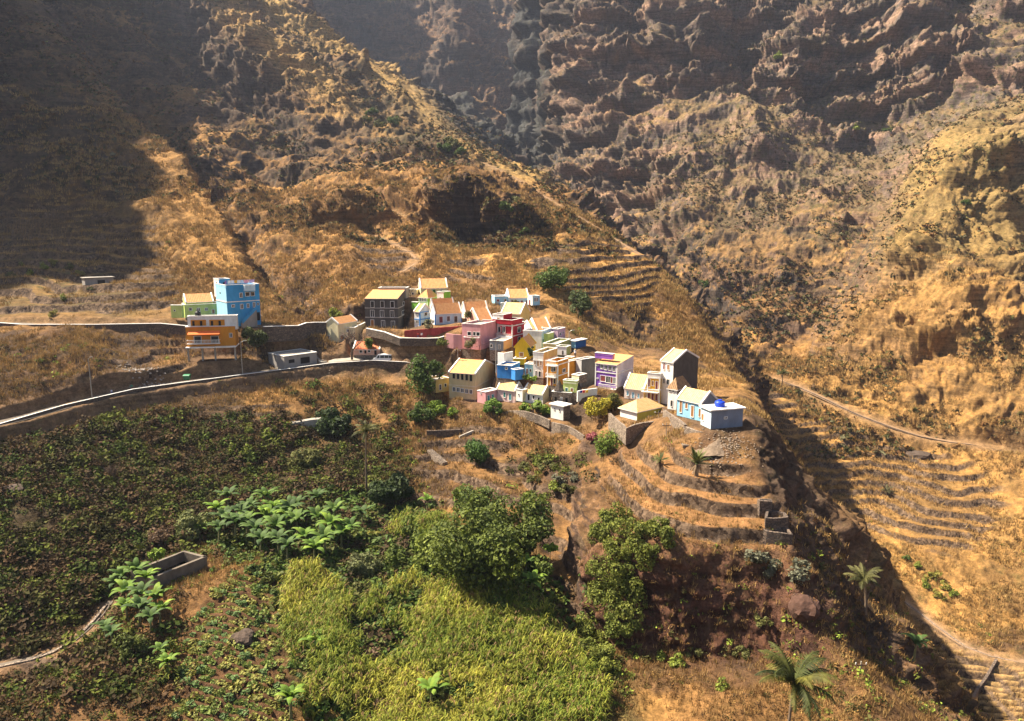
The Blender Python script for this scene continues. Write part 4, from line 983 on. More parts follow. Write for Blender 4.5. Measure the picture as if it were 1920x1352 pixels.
    for face, lst in (('L', m['winL']), ('R', m['winR'])):
        for (u, v, wp, hp, kind) in lst:
            s, zz = b.hit(face, u, v); s1, _ = b.hit(face, u-wp/2, v); s2, _ = b.hit(face, u+wp/2, v)
            _, z1 = b.hit(face, u, v-hp/2); _, z0 = b.hit(face, u, v+hp/2)
            sa, sb = sorted((s1, s2)); lim = w if face == 'L' else d
            sb = min(sb, lim-.08); sa = max(sa, .08); z0 = max(z0, .02); z1 = min(z1, h-.06)
            if sb-sa < .12 or z1-z0 < .12 or kind == 'n': continue
            f = min(.09, (sb-sa)*.16); mb = MB(); tall = z0 < .35
            fm = {'w': WHITEP, 's': WHITEP, 'd': trim if m['c'] != CREAM else paint((.5,.4,.25)), 'o': None, 'm': WHITEP, 't': WHITEP, 'g': WHITEP, 'a': cL, 'b': WHITEP, 'b2': WHITEP}[kind]
            pane = {'w': GLASS, 's': SHUT, 'd': GLASS, 'o': DARK, 'm': MAR, 't': TEAL, 'g': GREENP, 'a': DARK, 'b': DARK, 'b2': BLUES}[kind]
            if kind == 'b':      # open loggia: side walls, back wall and dark doors
                fbox(mb, b, face, sa, sb, z0, z1, .004, .02); lo = mb.build('loggia', paint(ORG), root, O); n = 4
                for k in range(n):
                    if k % 2 == 0: continue
                    mb = MB(); fbox(mb, b, face, sa+(sb-sa)*(k/n), sa+(sb-sa)*((k+.62)/n), z0, z1-.25, .022, .035); mb.build('door', DARK, lo, O)
                continue
            if fm is not None:
                fbox(mb, b, face, sa-f, sa, z0-(0 if tall else f), z1+f, .004, .07); fbox(mb, b, face, sb, sb+f, z0-(0 if tall else f), z1+f, .004, .07)
                fbox(mb, b, face, sa, sb, z1, z1+f, .004, .07)
                if not tall: fbox(mb, b, face, sa-f*.3, sb+f*.3, z0-f, z0, .004, .12)
                if kind == 'w' and sb-sa > .4:
                    c0 = (sa+sb)/2; fbox(mb, b, face, c0-.04, c0+.04, z0, z1, .018, .05)
                wo = mb.build('door' if tall and kind != 'w' else 'window', fm, wall, O)
            else: wo = wall
            mb = MB(); fbox(mb, b, face, sa, sb, z0, z1, .004, .016)
            if kind in 'smtg' or kind == 'b2':
                c0 = (sa+sb)/2; fbox(mb, b, face, sa+.03, c0-.02, z0+.04, z1-.04, .018, .035); fbox(mb, b, face, c0+.02, sb-.03, z0+.04, z1-.04, .018, .035)
            mb.build('leaf' if kind in 'smtg' else ('opening' if kind in 'oa' else 'pane'), pane, wo if wo is not wall else wall, O)
    return wall
def b_u0(m): return m['_u0']
def railing(root, O, m, face, u0, u1, vb, vt, solid=False):
    b = m['b']; s1, z0 = b.hit(face, u0, vb); s2, _ = b.hit(face, u1, vb); _, z1 = b.hit(face, (u0+u1)/2, vt)
    zc, _z = b.hit(face, (u0+u1)/2, vb); z0 = _z; z1 = max(z1, z0+.6); z1 = min(z1, z0+1.1)
    s1, s2 = sorted((s1, s2)); mb = MB()
    fbox(mb, b, face, s1, s2, z0-.14, z0, .004, .9); sl = mb.build('balcony', WHITEP, root, O)
    mb = MB(); fbox(mb, b, face, s1, s2, z1-.09, z1, .80, .9); n = max(3, int((s2-s1)/.28))
    for k in range(n+1):
        c = s1+.05+(s2-s1-.1)*k/n; fbox(mb, b, face, c-.04, c+.04, z0+.003, z1-.093, .82, .88)
    for c in (s1, s2-.09): fbox(mb, b, face, c, c+.09, z1-.09, z1, .01, .797); 
    mb.build('railing', WHITEP, sl, O)
HOUSE_OBJ = []
for lab, cat, bl, k in HOUSES:
    O = Vector(bl[0]['b'].P); name = cat.replace(' ', '_') if cat != 'house' else 'house'
    root = bpy.data.objects.new(name, None); COL.objects.link(root); root.location = O
    tag(root, lab, cat, 'painted houses of the village' if cat == 'house' else None)
    for i, m in enumerate(bl):
        b = m['b']; uu, vv, _ = proj(np.array([b.P]))
        a = ZM[b.z]; m['_u0'] = (uu[0]-a[0])*a[2]
        make_block(root, O, m, i == 0)
    for r_ in (k.get('rails') or []):
        railing(root, O, bl[0], *r_[:4], r_[4])
    m = bl[0]; b = m['b']
    if k.get('awning'):
        face, u0, u1, v, c = k['awning']; s1, zz = b.hit(face, u0, v); s2, _ = b.hit(face, u1, v); s1, s2 = sorted((s1, s2)); mb = MB()
        A = [b.p(-.02, s1, zz+.25), b.p(-.02, s2, zz+.25), b.p(-1.5, s2, zz-.35), b.p(-1.5, s1, zz-.35)]
        mb.hexa([a_-np.array((0, 0, .05)) for a_ in A]+A); mb.build('awning', paint((.80,.16,.03)), root, O)
    if k.get('pillars'):
        
        for s in (.1, b.w*.42, b.w*.68, b.w-.35): mb = MB(); boxl(mb, b, .05, .4, s, s+.35, -3.3, -.26); mb.build('pillar', CONCM, root, O)
        mb = MB(); boxl(mb, b, -.9, b.d+.2, -.1, b.w+.1, -.25, -.004); mb.build('floor_slab', WHITEP, root, O)
    if k.get('stairs'):
        mb = MB(); n = 12
        s0, z0 = b.hit('R', 790, 560); s1, z1 = b.hit('R', 925, 420)
        for i in range(n):
            a0 = s0+(s1-s0)*i/n; a1 = s0+(s1-s0)*(i+1)/n; zz = z0+(z1-z0)*(i+1)/n
            fbox(mb, b, 'R', a0, a1, -.4, zz, .004, 1.2, 0); fbox(mb, b, 'R', a0, a1, zz+.003, zz+.85, 1.05, 1.2, 1)
        mb.build('stairs', [CONCM, paint(BLUE)], root, O)
    HOUSE_OBJ.append(root)
# ------------------------------------------------------------------ walls, paths and small things
def draped(name, P, hw, m, lift=.12):
    T = np.gradient(P, axis=0); T[:, 2] = 0; T /= np.linalg.norm(T, axis=1, keepdims=True)+1e-9
    Nn = np.stack([-T[:, 1], T[:, 0], np.zeros(len(P))], 1); k = 4
    V = np.concatenate([P+Nn*hw*s+np.array([0, 0, lift]) for s in np.linspace(-1, 1, k)]); n = len(P)
    V[:, 2] += .05*fbm(V[:, 0], V[:, 1], V[:, 2], 2, 2, 9)
    Q = [(j*n+i, j*n+i+1, (j+1)*n+i+1, (j+1)*n+i) for j in range(k-1) for i in range(n-1)]
    o = link(name, mesh_np(name, V, Q, m, True)); tag(o, kind='structure'); return o
DIRT = mat('dirt_path', (.27,.17,.095), .95, .35, .5, .5, 3); ROADM = mat('cobble_road', (.14,.115,.09), .95, .3, .4, .6, 5)
for nm, (P, hw) in PATHS.items():
    P2 = P.copy(); draped(nm, P2, hw*(.75 if nm in ('mule_track','zigzag_path','hill_path','ridge_path') else 1), ROADM if nm in ('road', 'track', 'garden_path') else DIRT, .1)
# concrete yard beside the road
mb = MB()
Y_ = [at(*p) for p in ((604,636,186),(640,640,184),(662,668,178),(690,679,176),(620,688,172.5),(606,662,180))]
cx = Vector(np.mean(Y_, axis=0))
for i in range(6): mb.tri(Y_[i], cx, Y_[(i+1) % 6])
yd = mb.build('yard', mat('yard_concrete', (.38,.34,.28), .95, .3, .3, .2)); yd.location.z += .3; tag(yd, kind='structure')

def wall_line(name, label, cat, pts, h, th=.45, m=None, cap=None, capn='coping', group=None, closed=False, ch=.12, jit=.05, world=False, step=1.6):
    m = m or DSTONE; P = [Vector(p) if world else Vector(at(*p)) for p in pts]
    if closed: P.append(P[0])
    Q = [P[0]]
    for a, b in zip(P, P[1:]):
        n = max(1, int((b-a).length/step))
        for k in range(1, n+1): Q.append(a.lerp(b, k/n))
    mb = MB(); cb = MB(); O = Q[0].copy(); rnd = random.Random(len(label))
    nrm = []
    for i in range(len(Q)):
        d = Q[min(i+1, len(Q)-1)]-Q[max(i-1, 0)]; d.z = 0; d.normalize(); n = Vector((-d.y, d.x, 0))
        if n.y < 0 and not closed: n = -n
        nrm.append(n)
    j = [Vector((0, 0, rnd.uniform(-jit, jit))) if not cap else Vector() for _ in Q]
    dn = Vector((0, 0, -h))
    for i in range(len(Q)-1):
        a, b = Q[i]+j[i], Q[i+1]+j[i+1]; na, nb = nrm[i]*th, nrm[i+1]*th
        mb.quad(a+dn, b+dn, b, a); mb.quad(a, b, b+nb, a+na); mb.quad(a+na, b+nb, b+nb+dn, a+na+dn)
        if cap:
            e = .03; up = Vector((0, 0, ch)); oa, ob = -nrm[i]*e, -nrm[i+1]*e; ia, ib = nrm[i]*(th+e), nrm[i+1]*(th+e)
            l = Vector((0, 0, .003))
            cb.quad(a+oa+l, b+ob+l, b+ob+up, a+oa+up); cb.quad(a+oa+up, b+ob+up, b+ib+up, a+ia+up); cb.quad(a+ia+up, b+ib+up, b+ib+l, a+ia+l)
    for i in (0, len(Q)-1):
        a = Q[i]+j[i]; n = nrm[i]*th; mb.quad(a, a+n, a+n+dn, a+dn)
    o = mb.build(name, m, None, O); tag(o, label, cat, group)
    if cap: c = cb.build(capn, cap, None, O); c.parent = o; c.location = (0, 0, 0)
    return o
wall_line('retaining_wall', 'long dark stone wall with a white top, holding up the lower road', 'wall', [(-260,846,112),(0,795,130),(120,760,141),(250,730,150),(330,719,155),(460,702,162),(545,691,166.5),(620,681,170),(700,676,172),(760,679,172),(835,690,171)], 4.6, .24, DSTONE, WHITEP, ch=.07)
wall_line('retaining_wall', 'stone wall with white top under the upper track, left of the houses', 'wall', [(-150,598,180),(0,606,176.3),(40,609,175.5),(180,609,174),(300,607,173.6),(352,612,173.2)], 3.2, .45, DSTONE, WHITEP)
wall_line('retaining_wall', 'stone wall with white top between the blue house and the concrete yard', 'wall', [(494,613,172.6),(560,611,177),(575,606,179),(590,605,181),(612,605,182)], 3.6, .45, DSTONE, WHITEP)
wall_line('retaining_wall', 'white topped wall of the village path, curving past the grey house', 'wall', [(686,616,179.5),(720,623,175.5),(735,629,174),(750,634.5,172.8),(800,635,172.5),(822,634.5,172.5),(833,631,173)], 1.8, .4, DSTONE, WHITEP)
wall_line('garden_wall', 'rough dark red garden wall beside the narrow white house', 'wall', [(758,621,178),(775,618.5,178),(800,617,179),(830,614,180),(866,611,181)], 2.6, .4, mat('red_wall', (.38,.07,.06), .95, .5, 1.2, .5))
wall_line('garden_wall', 'pink rendered garden wall left of the pink flat roofed house', 'wall', [(836,625,174),(850,627,173),(866,628,172.5)], 3.4, .3, paint(PINK))
wall_line('garden_wall', 'tall whitewashed wall above the vivid blue house', 'wall', [(933,661,163.5),(945,662,162.5),(962,659,164)], 3.0, .3, WHITEP)
wall_line('garden_wall', 'rough stone wall enclosing the terrace of the yellow hipped roof house', 'wall', [(1141,775,133),(1158,790,128),(1174,803,123.5),(1190,797,125),(1206,793,127),(1241,789,128.5)], 3.0, .45, STONEM)
wall_line('retaining_wall', 'curved stone wall below the light blue bungalow', 'wall', [(1243,768,128),(1256,777,124),(1270,786,120),(1283,796,116.5)], 2.8, .45, STONEM)
wall_line('retaining_wall', 'pale rendered stone base under the blue grey house end', 'wall', [(1283,800,114.5),(1300,806,113),(1316,810,111.6),(1332,811,111),(1352,810,111.4),(1372,808,112),(1394,806,113.2)], 2.6, .5, STONEM, None)
wall_line('garden_wall', 'low stone wall around the dry plot under the white cottage', 'wall', [(942,775,150),(955,770,151),(985,771,147),(1012,780,145),(1030,788,143)], 1.7, .4, STONEM)
wall_line('retaining_wall', 'grey stone wall bending below the small white cube house', 'wall', [(1033,792,143),(1050,795,141),(1066,800,140),(1080,808,138),(1094,818,136)], 2.4, .4, STONEM)
wall_line('retaining_wall', 'dark dry stone terrace wall below the school trees', 'wall', [(800,808,148),(830,807,148),(868,805,149),(905,797,151),(935,790,152)], 2.0, .4, DSTONE)
wall_line('water_channel', 'thin pale concrete water channel climbing across the dry terraces', 'channel', [(862,818,146),(885,808,147.5),(905,802,149),(934,796,150)], .6, .35, CONCM)
wall_line('field_wall', 'thin pale stone wall along the right edge of the cane field', 'wall', [(1012,1126,99.5),(1024,1150,96.5),(1032,1170,94),(1040,1200,91),(1046,1225,89),(1052,1250,86.5),(1060,1274,84),(1078,1298,81.5),(1105,1312,80),(1140,1328,78),(1175,1345,76)], 1.1, .3, mat('pale_stone', (.55,.50,.42), .95, .4, 1, .5))
wall_line('retaining_wall', 'low concrete wall of the small tank below the striped terraces', 'wall', [(545,795,148),(560,791,148.5),(603,785,149)], 1.9, 1.6, CONCM)
PP, hw = PATHS['valley_path']; Q = PP.copy(); Q[:, 1] -= hw+.2; Q[:, 2] += .15
wall_line('retaining_wall', 'dark stone edging under the upper footpath across the valley', 'wall', [tuple(p) for p in Q[::3]], 1.9, .4, DSTONE, world=True)
PP, hw = PATHS['gorge_path']; Q = PP.copy(); Q[:, 1] -= hw+.2; Q[:, 2] += .1
wall_line('retaining_wall', 'stone edging under the lower footpath by the striped fields', 'wall', [tuple(p) for p in Q[::3]], 1.3, .35, STONEM, world=True)
PP, hw = PATHS['garden_path']; Q = PP.copy(); Q[:, 1] -= hw+.2; Q[:, 2] += .15
wall_line('field_wall', 'grey stone wall curving up from the bottom left corner', 'wall', [tuple(p) for p in Q[::2]], 1.3, .35, STONEM, world=True)
wall_line('field_divider', 'dark stone ridge between two striped fields in the gorge', 'wall', [tuple(np.array(ground(u, v))+np.array((0, 0, 1.2))) for u, v in ((1870,1245),(1850,1280),(1835,1300),(1818,1340),(1812,1365))], 2.6, .6, DSTONE, world=True)
# ruined stone pens on the edge of the terraced spur
for k, (lab, c) in enumerate((('ruined stone pen nearest the cliff edge on the terraced spur', ((1440,968),(1468,972),(1473,992),(1437,990))),
                              ('ruined stone pen one terrace below the uppermost pen on the spur', ((1435,1002),(1474,1003),(1480,1020),(1437,1019))),
                              ('small roofless stone pen highest on the terraced spur', ((1424,950),(1446,952),(1447,963),(1424,962))))):
    P = [np.array(surf(*p)) for p in c]; zz = max(p[2] for p in P)+.75
    wall_line('stone_pen', lab, 'pen', [(p[0], p[1], zz) for p in P], 2.2, .35, DSTONE, closed=True, world=True, step=.8)
# cistern
A = np.array(at(388,1043,107)); Bc = np.array(at(288,1083,101)); Dc = np.array(at(345,1032,112)); zc_ = float(max(surface_z([A[0], Bc[0]], [A[1], Bc[1]])))+1.1; A[2] = Bc[2] = Dc[2] = zc_; sh_ = (at(340,1055,105)[2]-zc_)*.0; A, Bc, Dc = [np.array((p_[0]*k_, p_[1]*k_, zc_)) for p_, k_ in ((A, zc_/at(388,1043,107)[2]), (Bc, zc_/at(288,1083,101)[2]), (Dc, zc_/at(345,1032,112)[2]))]; Cc = Bc+Dc-A
o = wall_line('cistern', 'open rectangular concrete water cistern among the banana plants', 'cistern', [tuple(A), tuple(Dc), tuple(Cc), tuple(Bc)], 2.6, .45, mat('weathered_concrete', (.17,.14,.11), .95, .5, .6, .4), closed=True, world=True, jit=0)
mb = MB(); dn = np.array((0, 0, -1.5)); mb.quad(A+dn, Dc+dn, Cc+dn, Bc+dn); wt = mb.build('water', mat('still_water', (.02,.025,.02), .08, .2), None, A); wt.parent = o; wt.location = (0, 0, 0)
# stepped white wall with coloured squares
wc = wall_line('garden_wall', 'stepped white wall with blue, red and yellow squares, beside the purple house', 'wall', [(1083,734,147.5),(1094,731,148),(1105,729.5,148.5),(1120,728,149)], 2.2, .3, WHITEP)
for u, c in ((1089.5, (.02,.05,.35)), (1094.6, (.60,.02,.04)), (1100.5, (.80,.50,.03))):
    a = Vector(at(u-1.8, 736, 147.55+(u-1083)*.04)); b = Vector(at(u+1.8, 735.4, 147.65+(u-1083)*.04)); mb = MB(); up = Vector((0, 0, .5)); n = Vector((0, -.04, 0))
    mb.hexa([a+n, b+n, b+n*4, a+n*4][::-1]+[a+n+up, b+n+up, b+n*4+up, a+n*4+up][::-1]); q_ = mb.build('painted_square', paint(c), None, wc.location); q_.parent = wc; q_.location = (0, -.25, 0)

# poles
def pole(label, u, vb, vt, Y, r=.11, lamp=None, m=None):
    p = Vector(at(u, vb, Y)); t = Vector(at(u, vt, Y)); h = t.z-p.z; mb = MB()
    tube(mb, [(p.x, p.y, p.z-.6), (p.x, p.y, p.z+h)], [r, r*.7]); nm = 'street_lamp' if lamp else 'utility_pole'
    root = bpy.data.objects.new(nm, None); COL.objects.link(root); root.location = p; tag(root, label, 'street lamp' if lamp else 'pole')
    o = mb.build('pole', m or CONCM, root, p)
    mb = MB()
    if lamp:
        tube(mb, [(p.x, p.y, p.z+h-.15), (p.x+lamp*.7, p.y, p.z+h+.25)], .05); mb.build('arm', METAL, root, p); mb = MB()
        e = Vector((p.x+lamp*.7, p.y, p.z+h+.25)); mb.hexa([e+Vector(c) for c in ((-.1,-.12,-.1),(.55*lamp+.1,-.12,-.02),(.55*lamp+.1,.12,-.02),(-.1,.12,-.1),(-.1,-.12,.05),(.55*lamp+.1,-.12,.1),(.55*lamp+.1,.12,.1),(-.1,.12,.05))]); mb.build('lamp_head', METAL, root, p)
    else:
        mb.hexa([p+Vector((x_, y_, h-.5+z_)) for z_ in (0, .12) for x_, y_ in ((-.7,-.06),(.7,-.06),(.7,.06),(-.7,.06))]); mb.build('crossarm', WOOD, root, p)
        for s in (-.6, .6): mb = MB(); tube(mb, [p+Vector((s, 0, h-.38)), p+Vector((s, 0, h-.15))], .05, 6); mb.build('insulator', WHITEP, root, p)
    return t
pole('tall street lamp pole below the white and orange house', 455.5, 708, 641, 162.5, lamp=1)
pole('pole with a white concrete foot at the left bend of the lower road', 173, 748, 672, 146, lamp=.6)
pole('pole on the earth bank above the school roof', 858.5, 676, 655, 167)
pole('tall pole beside the vivid blue house, left of it', 930, 694, 636, 160)
pole('street lamp pole beside the dark blue kiosk', 1067, 648, 621, 176, lamp=1)
pole('thin metal post on the dry terrace under the light blue bungalow', 1249, 820, 793, 118, r=.06, m=METAL)
pole('thin post in front of the yellow hipped roof house', 1234, 795, 770, 129, r=.06, m=METAL)
pole('short weathered post on the lower right end of the spur', 1612, 1272, 1240, 79, r=.09, m=mat('grey_timber', (.42,.38,.30), .9, .3))
def wire(a, b, label):
    a = Vector(a); b = Vector(b); mb = MB(); L = (b-a).length
    tube(mb, [a.lerp(b, k/10)-Vector((0, 0, L*.03*4*(k/10)*(1-k/10))) for k in range(11)], .022, 4); tag(mb.build('cable', mat('black_cable', (.03,.03,.03), .6), None, a), label, 'cable')
wire(at(858.5,656,167), at(930,637,160), 'thin dark cable slung between two poles above the school')
wire(at(858.5,656,167), at(760,664,170), 'thin dark cable running left from the pole on the earth bank')

# drain pipes at the tip of the spur
for lab, pts in (('pale drain pipe bent down beside the blue grey house end', [(1381,806,112.6),(1393,811,112),(1394,831,110)]), ('long curved white pipe hanging at the cliff edge right of the last house', [(1406,806,114),(1407,818,112),(1402,828,110.5),(1396,834,109)])):
    mb = MB(); P = smooth_line([at(*p) for p in pts], .5); tube(mb, P, .09, 6); tag(mb.build('drain_pipe', paint((.62,.62,.60)), None, P[0]), lab, 'pipe')

# stairs
def stairs(label, a, b, wdt, n, m):
    a = Vector(a); b = Vector(b); d = b-a; d2 = Vector((d.x, d.y, 0)); L = d2.length; d2.normalize(); s = Vector((-d2.y, d2.x, 0))*wdt/2
    root = bpy.data.objects.new('stone_stairs', None); COL.objects.link(root); root.location = a; tag(root, label, 'stairs')
    for i in range(n):
        p = a+d2*L*i/n; q2 = a+d2*L*(i+1)/n; zt = a.z+d.z*(i+1)/n; zb = zt-1.2; mb = MB()
        c = [p-s, q2-s, q2+s, p+s]; mb.hexa([Vector((v.x, v.y, zb)) for v in c]+[Vector((v.x, v.y, zt)) for v in c]); mb.build('step', m, root, a)
stairs('stone steps climbing to the light blue bungalow from the dry terrace', at(1291,834,111), at(1272,818,118), 1.6, 9, STONEM)
stairs('steep stone steps beside the concrete yard, up to the upper track', at(606,680,174), at(588,640,183), 1.8, 14, CONCM)
stairs('worn stone steps zigzagging down the dry terraces', np.array(surf(835,872))+np.array((0,0,.5)), np.array(surf(805,848))+np.array((0,0,.6)), 1.2, 12, STONEM)

# roof water tanks
def tank(label, b, x_, y_, r, h, m, lid):
    c = Vector(b.p(x_, y_, b.h+.17)); root = bpy.data.objects.new('water_tank', None); COL.objects.link(root); root.location = c; tag(root, label, 'water tank')
    mb = MB(); pr = [(0, r*.96), (.06, r), (h*.3, r), (h*.33, r*1.05), (h*.37, r), (h*.62, r), (h*.65, r*1.05), (h*.69, r), (h*.85, r*.97), (h, r*.45)]
    tube(mb, [c+Vector((0, 0, z_)) for z_, _ in pr], [q_ for _, q_ in pr], 20); mb.build('body', m, root, c, True)
    mb = MB(); tube(mb, [c+Vector((0, 0, h+.003)), c+Vector((0, 0, h+.14))], r*.42, 16); mb.build('lid', lid, root, c)
bb = HOUSES[[i for i, h_ in enumerate(HOUSES) if h_[0].startswith('blue grey')][0]][2][0]['b']
tank('bright blue plastic water tank on the white roof of the last house', bb, bb.d*.42, bb.w*.5, .78, .95, mat('blue_plastic', (.015,.06,.55), .4, .1), mat('blue_plastic', (.015,.06,.55)))
bo = HOUSES[2][2][1]['b']
BLK = mat('black_plastic', (.02,.02,.022), .45, .1)
mb = MB(); cc0 = Vector(bo.p(bo.d*.6, bo.w*.80, bo.h+.26))
tank('black water tank on the roof of the white and orange house', bo, bo.d*.5, bo.w*.80, .62, 1.1, BLK, BLK)

# waste bin
p = Vector(at(351, 713, 157.5)); root = bpy.data.objects.new('waste_bin', None); COL.objects.link(root); root.location = p; tag(root, 'green wheeled waste container standing by the white topped road wall', 'bin')
GP = mat('green_plastic', (.02,.12,.05), .5, .15); mb = MB()
mb.hexa([p+Vector(c) for c in ((-.55,-.4,.15),(.55,-.4,.15),(.55,.4,.15),(-.55,.4,.15),(-.68,-.5,1.05),(.68,-.5,1.05),(.68,.5,1.05),(-.68,.5,1.05))]); mb.build('body', GP, root, p)
mb = MB(); mb.hexa([p+Vector(c) for c in ((-.72,-.54,1.053),(.72,-.54,1.053),(.72,.54,1.053),(-.72,.54,1.053),(-.66,-.3,1.25),(.66,-.3,1.25),(.66,.4,1.28),(-.66,.4,1.28))]); mb.build('lid', mat('green_lid', (.03,.20,.09), .5, .1), root, p)
for sx in (-.45, .45):
    for sy in (-.3, .3): mb = MB(); tube(mb, [p+Vector((sx-.04, sy, .09)), p+Vector((sx+.04, sy, .09))], .09, 10); mb.build('wheel', BLK, root, p)

# van
p = Vector(at(719, 680.5, 175.5)); root = bpy.data.objects.new('parked_van', None); COL.objects.link(root); root.location = p+Vector((0, 0, .1)); tag(root, 'white minibus parked on the lower road behind the white topped wall', 'van')
O = p+Vector((0, 0, .1)); VW = mat('white_car_paint', (.80,.80,.79), .3, .05, 1, 0, 3, .5)
prof = [(-2.35,.35),(-2.42,.7),(-2.3,1.05),(-1.75,1.25),(-1.25,1.95),(-1.0,2.05),(2.25,2.08),(2.38,1.95),(2.42,1.1),(2.42,.4),(2.3,.32)]
wd = lambda z_: .86 if z_ < 1.15 else .86-.1*(z_-1.15)/.9
mb = MB(); n = len(prof)
L_ = [O+Vector((x_, -wd(z_), z_)) for x_, z_ in prof]; R_ = [O+Vector((x_, wd(z_), z_)) for x_, z_ in prof]
for i in range(n): j = (i+1) % n; mb.quad(L_[i], R_[i], R_[j], L_[j])
i0 = len(mb.v); mb.v += [tuple(v) for v in L_]; mb.f.append(tuple(range(i0, i0+n))); mb.m.append(0); mb.uv.append(((0,0),)*n)
i0 = len(mb.v); mb.v += [tuple(v) for v in R_]; mb.f.append(tuple(reversed(range(i0, i0+n)))); mb.m.append(0); mb.uv.append(((0,0),)*n)
mb.build('body', VW, root, O)
for s in (-1, 1):
    for x0, x1, t0, t1 in ((-1.45,-.75,.35,0),(-.6,.35,0,0),(.42,1.35,0,0),(1.42,2.25,0,0)):
        mb = MB(); ya, yb = s*(wd(1.22)+.012), s*(wd(1.85)+.012); ya2, yb2 = s*wd(1.22)*.97, s*wd(1.85)*.97
        q4 = [O+Vector((x0, ya, 1.22)), O+Vector((x1, ya, 1.22)), O+Vector((x1-t1, yb, 1.85)), O+Vector((x0+t0, yb, 1.85))]; q5 = [O+Vector((x0, ya2, 1.22)), O+Vector((x1, ya2, 1.22)), O+Vector((x1-t1, yb2, 1.85)), O+Vector((x0+t0, yb2, 1.85))]
        mb.hexa(q4+q5 if s > 0 else q5+q4); mb.build('side_window', GLASS, root, O)
    for x_ in (-1.5, 1.5):
        mb = MB(); tube(mb, [O+Vector((x_, s*.70, .33)), O+Vector((x_, s*.88, .33))], .33, 16); wh = mb.build('wheel', BLK, root, O); mb = MB(); tube(mb, [O+Vector((x_, s*.883, .33)), O+Vector((x_, s*.895, .33))], .18, 12); mb.build('rim', METAL, wh, O)
    mb = MB(); c = O+Vector((-2.39, s*.62, .85)); mb.hexa([c+Vector(k_) for k_ in ((-.06,-.16,-.1),(.08,-.16,-.1),(.08,.16,-.1),(-.06,.16,-.1),(-.02,-.16,.12),(.08,-.16,.12),(.08,.16,.12),(-.02,.16,.12))]); mb.build('headlight', mat('lamp_glass', (.7,.7,.65), .1), root, O)
    mb = MB(); c = O+Vector((2.42, s*.72, 1.1)); mb.hexa([c+Vector(k_) for k_ in ((-.02,-.1,-.22),(.03,-.1,-.22),(.03,.1,-.22),(-.02,.1,-.22),(-.02,-.1,.22),(.03,-.1,.22),(.03,.1,.22),(-.02,.1,.22))]); mb.build('tail_light', paint((.5,.02,.02)), root, O)
mb = MB(); a = [O+Vector((-1.72, -.76, 1.3)), O+Vector((-1.72, .76, 1.3)), O+Vector((-1.3, .7, 1.9)), O+Vector((-1.3, -.7, 1.9))]; nn = Vector((-.03, 0, .02)); mb.quad(*[v+nn for v in a]); mb.build('windscreen', GLASS, root, O)
mb = MB(); mb.hexa([O+Vector((x_, y_, z_)) for z_ in (.36, .58) for x_, y_ in ((-2.5,-.84),(-2.36,-.84),(-2.36,.84),(-2.5,.84))]); mb.build('bumper', mat('grey_plastic', (.2,.2,.2), .6), root, O)

